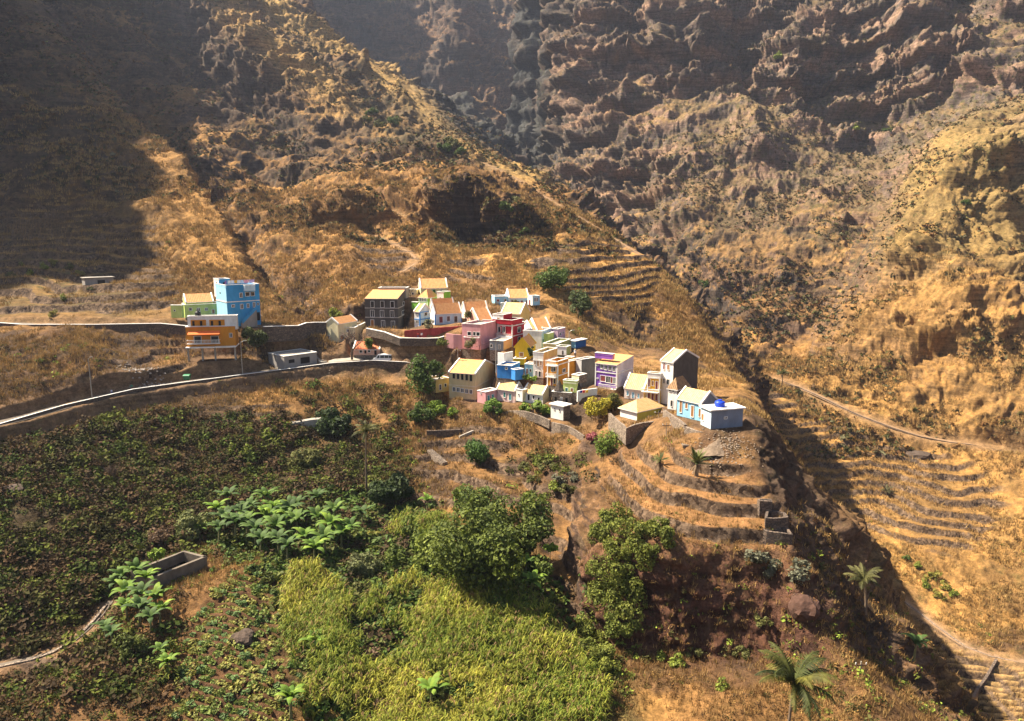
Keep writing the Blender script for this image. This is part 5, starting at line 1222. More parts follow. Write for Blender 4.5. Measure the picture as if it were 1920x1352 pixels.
# people: one continuous skinned body each, clothing by height
def person(label, P, H=1.72, yaw=0, stride=.25, shirt=(.05,.06,.09), legs=(.04,.05,.09), hat=None, arm=.15, pack=None):
    k = H/1.72; J = {'pel': (0,0,.95), 'sp': (0,0,1.2), 'ch': (0,0,1.38), 'nk': (0,0,1.50), 'hd': (0,.02,1.60), 'tp': (0,.02,1.68)}
    ed = [('pel','sp'),('sp','ch'),('ch','nk'),('nk','hd'),('hd','tp')]; rad = {'pel': .14, 'sp': .125, 'ch': .15, 'nk': .055, 'hd': .10, 'tp': .075}
    for s, t in ((-1, 'l'), (1, 'r')):
        f = stride*s
        J[t+'hip'] = (s*.095, 0, .88); J[t+'kn'] = (s*.1, f*.45+.03, .48); J[t+'an'] = (s*.1, f*.8-.03, .08); J[t+'to'] = (s*.11, f*.8+.14, .04)
        J[t+'sh'] = (s*.19, 0, 1.41); J[t+'el'] = (s*.24, -f*.3-.02, 1.13); J[t+'wr'] = (s*.24, -f*.6+arm, .90); J[t+'ha'] = (s*.235, -f*.65+arm+.03, .82)
        ed += [('pel', t+'hip'), (t+'hip', t+'kn'), (t+'kn', t+'an'), (t+'an', t+'to'), ('ch', t+'sh'), (t+'sh', t+'el'), (t+'el', t+'wr'), (t+'wr', t+'ha')]
        rad.update({t+'hip': .095, t+'kn': .062, t+'an': .045, t+'to': .04, t+'sh': .062, t+'el': .045, t+'wr': .032, t+'ha': .04})
    for s, t in ((-1, 'l'), (1, 'r')):
        for i_, (dx, dl) in enumerate(((-.028,.075),(-.01,.085),(.01,.08),(.028,.065))):
            h_ = J[t+'ha']; J[t+'f%d' % i_] = (h_[0]+dx*.3, h_[1]+dx, h_[2]-dl); ed.append((t+'ha', t+'f%d' % i_)); rad[t+'f%d' % i_] = .009
        J[t+'th'] = (h_[0]-s*.035, h_[1]+.045, h_[2]-.03); ed.append((t+'ha', t+'th')); rad[t+'th'] = .01
    names = list(J); me = bpy.data.meshes.new('person'); me.from_pydata([tuple(c*k for c in J[n_]) for n_ in names], [(names.index(a), names.index(b)) for a, b in ed], [])
    o = link('person', me); o.location = P; o.rotation_euler = (0, 0, yaw); sk_ = o.modifiers.new('skin', 'SKIN'); sk_.use_smooth_shade = True
    for i, n_ in enumerate(names): me.skin_vertices[0].data[i].radius = (rad[n_]*k, rad[n_]*k*(.8 if n_ in ('pel','sp','ch') else 1)); me.skin_vertices[0].data[i].use_root = n_ == 'pel'
    o.modifiers.new('sub', 'SUBSURF').levels = 1
    m, nt, b, N, Lk = nodes('person_clothes'); tc = N('ShaderNodeTexCoord'); sp = N('ShaderNodeSeparateXYZ'); Lk(tc.outputs['Object'], sp.inputs[0])
    rp = N('ShaderNodeValToRGB'); rp.color_ramp.interpolation = 'CONSTANT'; dv = N('ShaderNodeMath'); dv.operation = 'DIVIDE'; dv.inputs[1].default_value = H; Lk(sp.outputs[2], dv.inputs[0]); Lk(dv.outputs[0], rp.inputs[0])
    e = rp.color_ramp.elements; e[0].color = (.02,.02,.02,1); e[0].position = 0; e[1].position = .05; e[1].color = (*legs, 1)
    for ps, c in ((.555, shirt), (.865, (.16,.08,.05))): x_ = e.new(ps); x_.color = (*c, 1)
    Lk(rp.outputs[0], b.inputs[0]); b.inputs['Roughness'].default_value = .9; me.materials.append(m)
    tag(o, label, 'person')
    mb = MB(); c = Vector((0, .02*k, 1.66*k))
    if hat: tube(mb, [c+Vector((0, 0, -.01)), c+Vector((0, 0, .0)), c+Vector((0, 0, .01)), c+Vector((0, 0, .12*k))], [.22*k, .22*k, .12*k, .09*k], 14); h = mb.build('hat', paint(hat)); h.parent = o
    else: tube(mb, [c+Vector((0, -.01, z_*k)) for z_ in (-.06, 0, .05, .085)], [.112*k, .116*k, .09*k, .03*k], 12); h = mb.build('hair', mat('black_hair', (.015,.012,.01), .8), smooth=True); h.parent = o
    if pack: mb = MB(); tube(mb, [Vector((0, -.24*k, z_*k)) for z_ in (1.05, 1.1, 1.35, 1.42)], [.1*k, .15*k, .15*k, .08*k], 10); h = mb.build('backpack', paint(pack), smooth=True); h.parent = o
person('person in dark clothes walking along the lower road with a pack', at(246, 735, 152.5), 1.8, 1.6, .5, (.05,.08,.08), (.06,.07,.10), pack=(.05,.2,.12))
person('small person in a pale shirt on the lower road near the bend', at(210, 741.5, 150.5), 1.35, 1.4, .3, (.55,.55,.65), (.12,.12,.3))
person('person in a red top standing on the village path by the red wall', at(784, 636, 174.3), 1.7, 0, .1, (.5,.05,.04), (.05,.05,.12))
person('person in a pale top on the village path by the red wall', at(791, 636, 174.3), 1.7, .6, .1, (.6,.5,.5), (.25,.05,.05))
person('person in white shirt and straw hat on a terrace above the orange house', at(1078, 671, 165.5), 1.95, -.5, .12, (.75,.72,.74), (.05,.05,.07), hat=(.72,.55,.30))

# laundry on the blue house
b = HOUSES[0][2][0]['b']; O = Vector(b.p(.3, .3, b.h+.5)); root = bpy.data.objects.new('washing_line', None); COL.objects.link(root); root.location = O; tag(root, 'line of colourful washing on the roof of the tall blue house', 'washing line')
mb = MB(); tube(mb, [b.p(.3, 1.2, b.h+1.5), b.p(b.d-.3, 1.2, b.h+1.5)], .02, 4); mb.build('line', METAL, root, O)
for i, (x_, w_, c) in enumerate(((.8,.5,(.8,.8,.8)),(1.5,.5,(.75,.75,.8)),(2.2,.45,(.8,.4,.05)),(2.8,.5,(.8,.8,.78)),(3.5,.5,(.5,.6,.8)),(4.3,.7,(.7,.3,.4)),(5.3,.9,(.55,.38,.62)),(.2,.3,(.3,.15,.4)))):
    mb = MB(); x0, x1 = b.d*x_/7, b.d*(x_+w_*1.3)/7; ys = [1.2, 1.16, 1.26, 1.2]
    for k in range(3):
        xa, xb = x0+(x1-x0)*k/3, x0+(x1-x0)*(k+1)/3; mb.quad(b.p(xa, ys[k], b.h+.75), b.p(xb, ys[k+1], b.h+.75), b.p(xb, 1.2, b.h+1.49), b.p(xa, 1.2, b.h+1.49))
    mb.build('garment', paint(c), root, O)

# rocks
def rock_mesh(r, seed, flat=.7, sub=3):
    import bmesh
    bm = bmesh.new(); bmesh.ops.create_icosphere(bm, subdivisions=sub, radius=r)
    V = np.array([v.co for v in bm.verts]); n = ridged(V[:, 0]+seed*9, V[:, 1], V[:, 2], r*1.3, 3, seed)*.22+fbm(V[:, 0], V[:, 1]+seed, V[:, 2], r*.5, 2, seed)*.08
    for v, k in zip(bm.verts, n): v.co *= .8+k; v.co.z *= flat
    me = bpy.data.meshes.new('rock'); bm.to_mesh(me); bm.free(); return me
ROCKM = mat('rock', (.085,.06,.045), .95, .5, 1.2, .8, 4)
def boulder(label, u, v, r, seed, flat=.7, m=None, group=None):
    me = rock_mesh(r, seed, flat); me.materials.append(m or ROCKM); o = link('boulder', me); o.location = surf(u, v); o.location.z -= r*.15; tag(o, label, 'boulder', group)
boulder('rounded grey boulder lying in the middle of the crop plot', 455, 1196, 1.7, 3)
boulder('dark rounded boulder at the left edge of the picture, on the scrub slope', 18, 922, 2.2, 5)
boulder('pointed dark crag at the top of the far spur', 972, 300, 7, 6, .9)
boulder('jagged dark crag in the middle of the golden terraced slope', 1722, 858, 4.5, 7, .7)
boulder('reddish crag on the right edge of the cliff under the terraces', 1505, 1135, 1.9, 8, .9, mat('red_rock', (.095,.05,.035), .95, .5, 1, .8, 4))
# rubble heap: cone of soil with loose stones
c = surf(1352, 838); V = []; n = 40
gx, gy = np.meshgrid(np.linspace(-1, 1, n), np.linspace(-1, 1, n)); rr_ = np.hypot(gx, gy)
hz_ = 2.0*np.clip(1-rr_, 0, 1)-.5+.12*fbm(gx*3, gy*3, gx*0, 1, 3, 77)
V = np.stack([gx*3.6, gy*2.6, hz_], -1).reshape(-1, 3); me = mesh_np('rubble_heap', V, quads(n, n), mat('rubble', (.20,.145,.10), .95, .5, 1.5, 1, 5), False); o = link('rubble_heap', me); o.location = c; o.location.z -= .55; o.location.y += 1.2; tag(o, 'pale heap of earth and rubble below the blue grey house', 'rubble heap')
def loose_stones(name, label, n, fn_, size, m, kind='stuff', cat='stones'):
    VV = []; FF = []; k = 0; rg = np.random.default_rng(n)
    ico = rock_mesh(1, n, .75, 1); iv = np.array([v.co for v in ico.vertices]); fi = np.array([tuple(p_.vertices) for p_ in ico.polygons])
    for i in range(n):
        P = list(fn_(rg)); P[2] = float(surface_z([P[0]], [P[1]])[0])+.05; s = size*rg.uniform(.4, 1.3); a = rg.uniform(0, 6.3); ca, sa = math.cos(a), math.sin(a)
        VV.append(iv@np.array([[ca, sa, 0], [-sa, ca, 0], [0, 0, 1]])*s+np.array(P)); FF.append(fi+k); k += len(iv)
    o = link(name, mesh_np(name, np.concatenate(VV), np.concatenate(FF), m, False, 3)); tag(o, label, cat, kind=kind); return o
PSM = mat('pale_rubble', (.30,.23,.17), .95, .4, 2, .5)
loose_stones('rubble', 'loose pale stones scattered round the rubble heap', 420, lambda g: (c[0]+g.normal(0, 2.6), c[1]-.5+g.normal(0, 1.6), 0), .13, PSM)
c2 = surf(268, 722); loose_stones('rubble', 'grey stones tipped above the bend of the lower road', 200, lambda g: (c2[0]+g.normal(0, 2.6), c2[1]+1+g.normal(0, 1), 0), .22, mat('grey_stone', (.33,.28,.24), .95, .4))
c3 = surf(606, 686); loose_stones('rubble', 'broken white stones beside the roofless concrete shell', 120, lambda g: (c3[0]-1.5+g.normal(0, 1.5), c3[1]+1+g.normal(0, 1), 0), .2, PSM)
# ------------------------------------------------------------------ vegetation
LEAFM = attr_mat('leaves', .7, .28, .25, (.6, 1.35), 1.2); SCRUBM = attr_mat('scrub_leaves', .9, .12, .1, (.6, 1.3), .6)
BARK = mat('bark', (.17,.12,.08), .95, .4, 2, .8, 6); PALEBARK = mat('pale_bark', (.34,.27,.20), .95, .4, 2, .8, 6); STEMM = mat('banana_stem', (.20,.19,.08), .8, .4, 3, .3)
def unit(g, n):
    v = g.normal(size=(n, 3)); return v/np.linalg.norm(v, axis=1, keepdims=True)
def leafcards(g, C0, size, up=.35, asp=.6, nrm=None):
    """one small four-sided leaf clump at every centre"""
    n = len(C0); N_ = unit(g, n)*.9+(nrm if nrm is not None else 0)*.8; N_[:, 2] += up; N_ /= np.linalg.norm(N_, axis=1, keepdims=True)
    A = np.cross(N_, unit(g, n)); A /= np.linalg.norm(A, axis=1, keepdims=True)+1e-9; B = np.cross(N_, A)
    s = (size*g.uniform(.6, 1.4, n))[:, None] if np.ndim(size) == 0 else (size*g.uniform(.6, 1.4, n))[:, None]
    k = g.uniform(-.25, .25, (n, 1))
    V = np.stack([C0-A*s-B*s*asp*.3, C0-A*s*k-B*s*asp+N_*s*.25, C0+A*s+B*s*asp*.2, C0+A*s*k+B*s*asp], 1).reshape(-1, 3)
    return V, np.arange(4*n).reshape(-1, 4)
def bark_limbs(mb, P, h, r, g, nl=5, spread=.5, lean=0):
    P = Vector(P); top = P+Vector((lean, 0, h)); pts = [P-Vector((0, 0, .5)), P, P.lerp(top, .5)+Vector((g.uniform(-.1, .1)*h*.3, g.uniform(-.1, .1)*h*.3, 0)), top]
    tube(mb, pts, [r*1.3, r*1.15, r*.8, r*.35], 8)
    for i in range(nl):
        t = g.uniform(.4, .9); a0 = P.lerp(top, t); a = 2*math.pi*i/nl+g.uniform(-.5, .5); L = spread*h*g.uniform(.6, 1.1)
        e = a0+Vector((math.cos(a)*L*.8, math.sin(a)*L*.8, L*.6)); md = a0.lerp(e, .5)+Vector((0, 0, L*.05)); tube(mb, [a0, md, e], [r*.45, r*.3, r*.1], 6)
CR = {}
def crown_mesh(key, rx, rz, n, leaf, c1, c2, seed, lobes=10, up=.35):
    g = np.random.default_rng(seed); L = unit(g, lobes)*np.array([rx, rx, rz])*g.uniform(.4, .85, (lobes, 1)); L[:, 2] = L[:, 2]*.8
    lr = g.uniform(.22, .5, lobes)*min(rx, rz)*1.15
    j = g.integers(0, lobes, n); D = unit(g, n); rad = lr[j]*g.uniform(.55, 1.1, n)**.6
    C0 = L[j]+D*rad[:, None]; nz = fbm(C0[:, 0]+seed, C0[:, 1], C0[:, 2], rx*.5, 2, seed); keep = nz > -.75; C0 = C0[keep]; j = j[keep]; D = D[keep]
    V, Q = leafcards(g, C0, leaf, up, .6, D)
    t = np.clip(g.uniform(0, 1, len(C0))*.7+.3*g.uniform(0, 1, lobes)[j], 0, 1)[:, None]
    col = (np.array(c1)*(1-t)+np.array(c2)*t); me = mesh_np('crown', V, Q, LEAFM); set_col(me, 'c', np.repeat(col, 4, 0)); return me
GREEN1 = ((.035,.06,.012), (.10,.15,.025)); OLIVE = ((.07,.07,.02), (.17,.17,.045)); BRIGHT = ((.08,.13,.012), (.24,.33,.04)); YELG = ((.20,.20,.02), (.50,.40,.04)); DKGR = ((.02,.035,.012), (.06,.09,.022)); DRYB = ((.12,.075,.045), (.26,.17,.10)); GREYG = ((.09,.09,.06), (.18,.18,.11))
def tree(name, label, u, v, rx, rz, n=1400, leaf=.28, pal=GREEN1, trunk=True, h=None, cat='tree', group=None, seed=1, P=None, sink=.0, lobes=10):
    P = surf(u, v) if P is None else Vector(P); h = h if h is not None else rz*1.05
    root = bpy.data.objects.new(name, None); COL.objects.link(root); root.location = P; tag(root, label, cat, group)
    key = (rx, rz, n, leaf, pal, seed)
    if key not in CR: CR[key] = crown_mesh(key, rx, rz, n, leaf, pal[0], pal[1], seed, lobes)
    o = link('crown', CR[key], root); o.location = (0, 0, h-sink)
    if trunk:
        mb = MB(); g = np.random.default_rng(seed); bark_limbs(mb, (0, 0, 0), h, max(.07, rx*.07), g, 5, .6); mb.build('trunk', BARK, root)
    return root
T_ = 'round leafy trees and bushes round the village'
tree('tree', 'dense dark green tree left of the sand coloured school', 795, 738, 4.6, 4.2, 3600, .3, GREEN1, seed=2, sink=.3, lobes=14)
tree('tree', 'round dark green tree just below the trees by the school', 789, 792, 2.7, 2.3, 1800, .24, GREEN1, seed=3, sink=.4)
tree('tree', 'light green bushy tree under the stone base of the school', 820, 776, 2.5, 1.8, 1500, .24, BRIGHT, seed=4, sink=.5)
tree('tree', 'small bright green bush at the right end of the school base', 850, 778, 1.6, 1.2, 700, .22, BRIGHT, seed=5, sink=.4)
tree('tree', 'broad leaved garden tree in front of the small pink house', 926, 779, 2.6, 1.7, 1300, .32, ((.05,.10,.015), (.20,.30,.05)), seed=6, sink=.3)
tree('tree', 'round green tree standing alone on the dry terraces', 900, 868, 3.2, 2.9, 2600, .24, ((.03,.07,.012), (.10,.17,.03)), seed=7, sink=.6)
tree('bush', 'yellow flowering bush spreading below the purple house', 1122, 782, 3.4, 2.5, 2800, .2, YELG, seed=8, sink=.3, cat='bush', lobes=14)
tree('bush', 'smaller green part of the garden thicket right of the flowering bush', 1150, 772, 2.4, 2.2, 1500, .2, OLIVE, seed=9, sink=.2, cat='bush')
tree('bush', 'green creeper bush hanging below the stone terrace wall', 1138, 845, 2.8, 2.6, 1900, .2, ((.07,.11,.015), (.20,.26,.04)), seed=10, sink=1.2, cat='bush', lobes=12)
tree('bush', 'pink flowering bush at the top of the creeper below the terrace wall', 1112, 826, 1.5, 1.1, 700, .16, ((.25,.05,.07), (.45,.16,.16)), seed=11, sink=.4, cat='bush')
tree('tree', 'dark green trees climbing the slope above the mauve house', 1040, 545, 4.5, 4.4, 2600, .36, GREEN1, seed=12, sink=.6, lobes=14)
tree('tree', 'dark bushy tree on the shaded bank above the kiosk', 1085, 592, 4.0, 4.0, 1800, .36, ((.03,.045,.02), (.09,.12,.03)), seed=13, sink=.8)
tree('tree', 'big broad leaved tree in the middle of the valley floor', 900, 1115, 7.6, 6.2, 13000, .27, ((.03,.05,.01), (.15,.18,.025)), seed=14, h=6.2, lobes=30)
tree('tree', 'tall airy side of the broad leaved thicket, right of the big tree', 968, 1050, 5.4, 5.8, 7000, .27, ((.03,.05,.01), (.16,.19,.03)), seed=15, h=5.4, lobes=16)
tree('tree', 'leafy tree rising behind the big tree toward the dry strips', 905, 985, 3.6, 3.6, 3600, .26, ((.03,.05,.01), (.15,.19,.03)), seed=39, h=3.0, lobes=16)
tree('tree', 'lower yellow green tree at the left foot of the big tree', 815, 1075, 4.2, 3.2, 3200, .26, ((.06,.09,.012), (.24,.28,.05)), seed=16, h=2.6)
tree('tree', 'grey green round shrub in the banana garden', 680, 1080, 2.5, 2.2, 1700, .2, ((.09,.10,.04), (.18,.19,.07)), seed=17, h=1.9, cat='shrub')
tree('tree', 'dark leafy tree on the right of the tall coconut palm', 712, 955, 3.6, 3.1, 2200, .32, DKGR, seed=18, h=2.6)
tree('tree', 'second dark leafy tree between the palm and the dry terraces', 745, 935, 3.2, 3.0, 1900, .32, ((.03,.045,.015), (.08,.11,.03)), seed=19, h=2.5)
tree('tree', 'dark green tree leaning over the shaded gully below the road', 625, 810, 4.4, 3.4, 2400, .34, DKGR, seed=20, h=2.6)
tree('tree', 'olive green tree on the dark slope left of the gully', 575, 880, 3.6, 2.6, 1600, .32, OLIVE, seed=21, h=2.0)
tree('tree', 'pale olive tree behind the concrete cistern', 365, 1010, 2.8, 2.4, 1500, .26, ((.09,.11,.03), (.20,.21,.07)), seed=22, h=2.2)
tree('tree', 'round dark bush below the large banana clump', 250, 1235, 2.0, 1.8, 1500, .18, ((.05,.07,.015), (.14,.16,.03)), seed=23, h=1.4, cat='bush')
tree('tree', 'dusty reddish leafless tree left of the cistern', 300, 1025, 2.2, 1.7, 700, .2, DRYB, seed=24, h=1.8)
tree('tree', 'small papaya like tree with a bare stem near the stepped strips', 1032, 1090, 1.0, .7, 260, .3, BRIGHT, seed=25, h=5.2)
tree('tree', 'small papaya like tree with a bare stem beside the cistern', 298, 1095, 1.3, .8, 300, .3, BRIGHT, seed=26, h=4.6)
tree('cypress', 'narrow dark cypress against the bright yellow gable house', 0, 0, .75, 2.1, 700, .2, DKGR, seed=27, P=at(996,673,164.5), h=2.0)
tree('tree', 'small round green tree on the edge of the village path', 0, 0, 1.3, 1.1, 600, .22, ((.07,.09,.02), (.18,.2,.04)), seed=28, P=at(829,650,171), h=.9)
tree('tree', 'small grey green tree growing against the pink flat roofed house', 0, 0, 1.5, 1.6, 700, .2, ((.10,.10,.05), (.22,.20,.08)), seed=29, P=at(883,655,169.5), h=1.5)
tree('tree', 'small dark tree in front of the pink gabled house', 0, 0, 1.1, 1.2, 500, .2, ((.07,.08,.03), (.15,.15,.05)), seed=30, P=at(878,602,184), h=1.6)
tree('tree', 'grey green shrub over the red garden wall', 0, 0, 1.8, 1.3, 700, .2, ((.10,.11,.06), (.22,.20,.10)), seed=31, P=at(806,616,180), h=1.2, cat='shrub')
tree('tree', 'bushy dark green tree right of the white and orange house', 0, 0, 2.5, 2.8, 1700, .26, ((.035,.05,.015), (.10,.12,.03)), seed=32, P=at(477,648,169), h=2.2)
tree('tree', 'green tree beside the bare tree at the concrete yard', 0, 0, 1.6, 1.5, 900, .22, ((.08,.11,.02), (.22,.26,.04)), seed=33, P=at(690,655,177.5), h=1.6)
tree('tree', 'olive tree in front of the small house with a red tiled roof', 0, 0, 1.7, 1.6, 900, .22, OLIVE, seed=34, P=at(725,648,179), h=1.4)
tree('tree', 'tiny green tree by the door of the pale blue bungalow', 0, 0, .8, 1.1, 300, .2, OLIVE, seed=35, P=at(968,574,201), h=1.0)
for i, (u, v, r) in enumerate(((640,598,2.0),(628,592,1.6))): tree('bush', 'yellow green bushes behind the bare tree, left of the grey house', u, v, r, 1.5, 700, .24, ((.12,.15,.02), (.30,.33,.05)), seed=36, cat='bush', group='yellow green bushes behind the bare tree', h=1.0)
# creeper mass on the left part of the cliff
for i, (u, v, r, rz) in enumerate(((1150,975,2.2,2.0),(1190,1000,3.0,1.9),(1235,1005,2.4,1.6),(1165,1030,2.6,2.4),(1150,1080,2.8,2.6),(1135,1130,3.0,2.8),(1120,1180,3.0,2.6),(1110,1230,2.6,2.2),(1180,1110,2.2,2.6),(1165,1170,2.2,2.6),(1205,1040,2.2,2.0),(1125,1010,1.8,1.8),(1130,1265,2.0,1.6))):
    tree('creeper_bush', 'green creeper bushes draped over the left edge of the cliff', u, v, r*1.2, rz*1.15, 2600, .17, ((.06,.085,.012), (.21,.22,.035)), seed=40+i % 3, cat='bush', group='creeper bushes over the cliff edge', h=.6, trunk=False)
SH = [crown_mesh(('s', i), 1, .85, 420, .13, p_[0], p_[1], 60+i, 7) for i, p_ in enumerate((OLIVE, GREEN1, ((.09,.12,.015), (.24,.28,.04)), DRYB, GREYG, ((.13,.12,.02), (.28,.26,.05))))]
def shrub(u, v, r, k, label, group):
    root = bpy.data.objects.new('shrub', SH[k]); COL.objects.link(root); root.location = surf(u, v); root.location.z += r*.35; root.scale = (r, r, r*random.uniform(.7, 1)); root.rotation_euler = (0, 0, random.uniform(0, 6.3)); tag(root, label, 'shrub', group)
def shrubs(pts, label, group, ks):
    for i, (u, v, r) in enumerate(pts): shrub(u, v, r, ks[i % len(ks)], label, group)
shrubs([(980,885,1.8),(1005,870,1.6),(1030,885,2.0),(1050,905,1.8),(1065,925,1.7),(1035,915,1.6),(1000,905,1.5),(1075,900,1.4)], 'olive shrubs on the earth bank between the dry terraces and the spur', 'olive shrubs on the middle earth bank', (0, 2, 0, 4))
shrubs([(1270,1245,1.5),(1300,1230,1.3),(1350,1290,1.2),(1390,1235,1.3),(1235,1235,1.1),(1430,1170,1.3)], 'small green shrubs at the foot of the red cliff', 'green shrubs at the foot of the red cliff', (2, 0))
shrubs([(1415,1050,1.9),(1445,1060,1.7),(1500,1080,2.0),(1440,1075,1.3)], 'grey green shrubs on the rim of the cliff under the pens', 'grey shrubs on the cliff rim', (4,))
shrubs([(80,505,1.8),(100,495,1.7),(130,505,1.9),(60,515,1.5),(150,515,1.4),(20,520,1.6),(115,560,1.5),(100,592,1.3),(170,545,1.2),(40,500,1.5)], 'green shrubs scattered over the upper left terraces', 'green shrubs on the upper left terraces', (2, 5, 0))
shrubs([(700,215,5),(715,240,4.5),(735,235,5),(690,230,4),(830,285,5),(850,280,4.6),(865,290,4.2),(845,270,4.4),(950,395,3.6),(965,385,3.4),(985,440,3),(960,455,3.2)], 'dark green shrubs in the folds of the central ridge', 'dark green shrubs on the central ridge', (1, 0))
shrubs([(1810,385,3.0),(1606,245,5.5),(1660,250,4.5),(1460,110,5),(1700,1050,1.6),(1720,1060,1.5),(1320,535,3.2),(1180,425,3.8)], 'isolated green shrubs on the far slopes across the gorge', 'isolated green shrubs across the gorge', (1, 2))
shrubs([(1750,1085,2.3),(1730,1100,2.0),(1775,1105,2.2),(1790,1120,2.0),(1760,1120,1.8)], 'yellow green shrubs above the lower footpath across the gorge', 'yellow green shrubs above the lower footpath', (5, 2))
shrubs([(530,800,1.6),(545,805,1.5),(515,812,1.4),(470,815,1.5),(500,820,1.8),(440,845,1.6),(470,850,1.7)], 'bright green shrubs below the small striped terraces', 'bright green shrubs below the striped terraces', (2,))

# scatter over the slopes ------------------------------------------------
vi = np.argwhere(VIS); PV = TP[VIS]; PU, PVv, PF = pu[VIS], pv[VIS], pf[VIS]; CALMv = calm[VIS]; ROCKv = rr[VIS]; GRv = GREEN(PV[:, 0], PV[:, 1]); FARv = farm[VIS]
UPZ = np.array([0, 0, 1.])
hz = zone([[(x_, y_) for x_, y_ in ((705,1130),(760,1085),(830,1140),(1000,1150),(1045,1200),(1062,1290),(1180,1352),(1180,1560),(640,1560),(665,1300),(715,1200))], [(515,1110),(585,1085),(635,1150),(618,1250),(600,1352),(560,1560),(540,1352),(560,1200)], [(735,1010),(800,960),(835,1010),(775,1065)]], 2.5)
DARKZ = zone([[(-150,830),(0,815),(260,775),(600,800),(740,880),(740,960),(640,940),(400,960),(380,1020),(230,1060),(200,1150),(0,1240),(-150,1240)]], 2.5)
GARD = zone([[(395,950),(620,920),(800,950),(760,1010),(600,1100),(540,1100),(420,1040)], [(520,1060),(690,1000),(700,1130),(620,1230),(540,1130)]], 2)
blocked = np.maximum(PLOT(PV[:, 0], PV[:, 1]), hz(PV[:, 0], PV[:, 1]))
nearpath = np.zeros(len(PV))
for nm, (P, hw) in PATHS.items(): nearpath = np.maximum(nearpath, line_mask(P[::2], hw+.8)(PV[:, 0], PV[:, 1]))
for P_, pz, rd_ in PADS:
    c_ = np.mean(P_, axis=0); nearpath = np.maximum(nearpath, (np.hypot(PV[:, 0]-c_[0], PV[:, 1]-c_[1]) < 5.5).astype(float))
BLZ = zone([[(-150,1150),(205,1135),(330,1210),(335,1352),(300,1400),(-150,1400)],[(560,700),(760,720),(760,860),(600,880),(540,760)],[(960,830),(1090,850),(1110,930),(1000,900)]], 2)(PV[:, 0], PV[:, 1])
UND = zone([[(700,1110),(790,1080),(1010,1090),(1050,1150),(900,1215),(720,1190)],[(760,1250),(900,1240),(930,1300),(800,1330)],[(590,1010),(760,980),(800,1090),(700,1230),(640,1350),(600,1352),(640,1130)]], 2)(PV[:, 0], PV[:, 1])
def scatter(name, label, cat, w, n, rmin, rmax, nl, leaf, pals, seed, hgt=.6, m=None, pxmin=0):
    g = np.random.default_rng(seed); p_ = np.clip(w, 0, None)*(1-(0 if name == 'garden_plants' else blocked))*(1-nearpath); p_ = p_/p_.sum(); idx = g.choice(len(PV), n, p=p_)
    base_ = PV[idx]; r = g.uniform(rmin, rmax, n)**1.0*g.uniform(.6, 1.3, n); r = np.maximum(r, PF[idx]*pxmin/1400)
    D = unit(g, n*nl).reshape(n, nl, 3); D[:, :, 2] = np.abs(D[:, :, 2])*hgt*1.4; C0 = base_[:, None]+D*(r[:, None, None]*g.uniform(.35, 1, (n, nl, 1)))+g.normal(0, .15, (n, 1, 3))*r[:, None, None]
    V, Q = leafcards(g, C0.reshape(-1, 3), np.repeat(r, nl)*leaf, .5, .65, D.reshape(-1, 3))
    pk = g.integers(0, len(pals), n); A = np.array([q_[0] for q_ in pals]); B = np.array([q_[1] for q_ in pals]); t = g.uniform(0, 1, (n, nl, 1))*.6+g.uniform(0, .4, (n, 1, 1))
    col_ = (A[pk][:, None]*(1-t)+B[pk][:, None]*t).reshape(-1, 3); me = mesh_np(name, V, Q, m or SCRUBM); set_col(me, 'c', np.repeat(col_, 4, 0)); return tag(link(name, me), label, cat, kind='stuff')
nA = fbm(PV[:, 0], PV[:, 1], PV[:, 2], 30, 3, 300); nB = fbm(PV[:, 0], PV[:, 1], PV[:, 2], 9, 2, 310); dep = PF
rsv = rs[VIS]; REDC = zone([[(1150,1060),(1250,1050),(1480,1060),(1560,1130),(1610,1260),(1400,1225),(1180,1230)]], 1.5)(PV[:, 0], PV[:, 1]); TERv = np.max([m_(PV[:, 0], PV[:, 1]) for m_, _h_, _k_ in TZ], axis=0)
RUST = ((.10,.048,.02), (.22,.115,.04)); GOLD = ((.20,.11,.035), (.38,.23,.075)); BRN = ((.05,.03,.017), (.115,.07,.034)); OL2 = ((.035,.033,.012), (.09,.085,.026)); OL3 = ((.055,.066,.012), (.14,.155,.028))
area = (dep/150)**1.2*(1-.7*np.clip(TERv, 0, 1))
scatter('dry_scrub', 'dry brown scrub covering the near slopes', 'scrub', area*sstep(-.3, .5, nA+nB)*(dep < 300)*(1-DARKZ(PV[:, 0], PV[:, 1]))*(1-.6*rsv)*(1-.6*REDC)*(.25+.75*(CALMv < .5)), 17000, .2, .65, 26, .17, (RUST, BRN, RUST, OL2, GOLD), 401)
g = np.random.default_rng(402); w = area*(1-.8*ROCKv)*(dep < 330)*(1-.7*DARKZ(PV[:, 0], PV[:, 1]))*(1-.5*rsv)*(1-blocked)*(1-nearpath)*sstep(-.9, .2, nA+nB)*(1-.6*REDC); w /= w.sum()
idx = g.choice(len(PV), 52000, p=w); nb = 9; P0 = PV[idx][:, None]+g.normal(0, 1, (52000, nb, 3))*np.array([.22, .22, 0])*(PF[idx]/110)[:, None, None]; a_ = g.uniform(0, 6.28, (52000, nb)); hh_ = g.uniform(.25, .75, (52000, nb))*(.6+.4*PF[idx]/110)[:, None]; wd_ = .045*(PF[idx]/110)[:, None]*g.uniform(.6, 1.4, (52000, nb))
sd = np.stack([np.cos(a_), np.sin(a_), 0*a_], 2)*wd_[..., None]; ln = np.stack([g.normal(0, .3, a_.shape)*hh_, g.normal(0, .3, a_.shape)*hh_, hh_], 2); V = np.stack([P0-sd-UPZ*.08, P0+sd-UPZ*.08, P0+ln+sd*.15, P0+ln-sd*.15], 2).reshape(-1, 3)
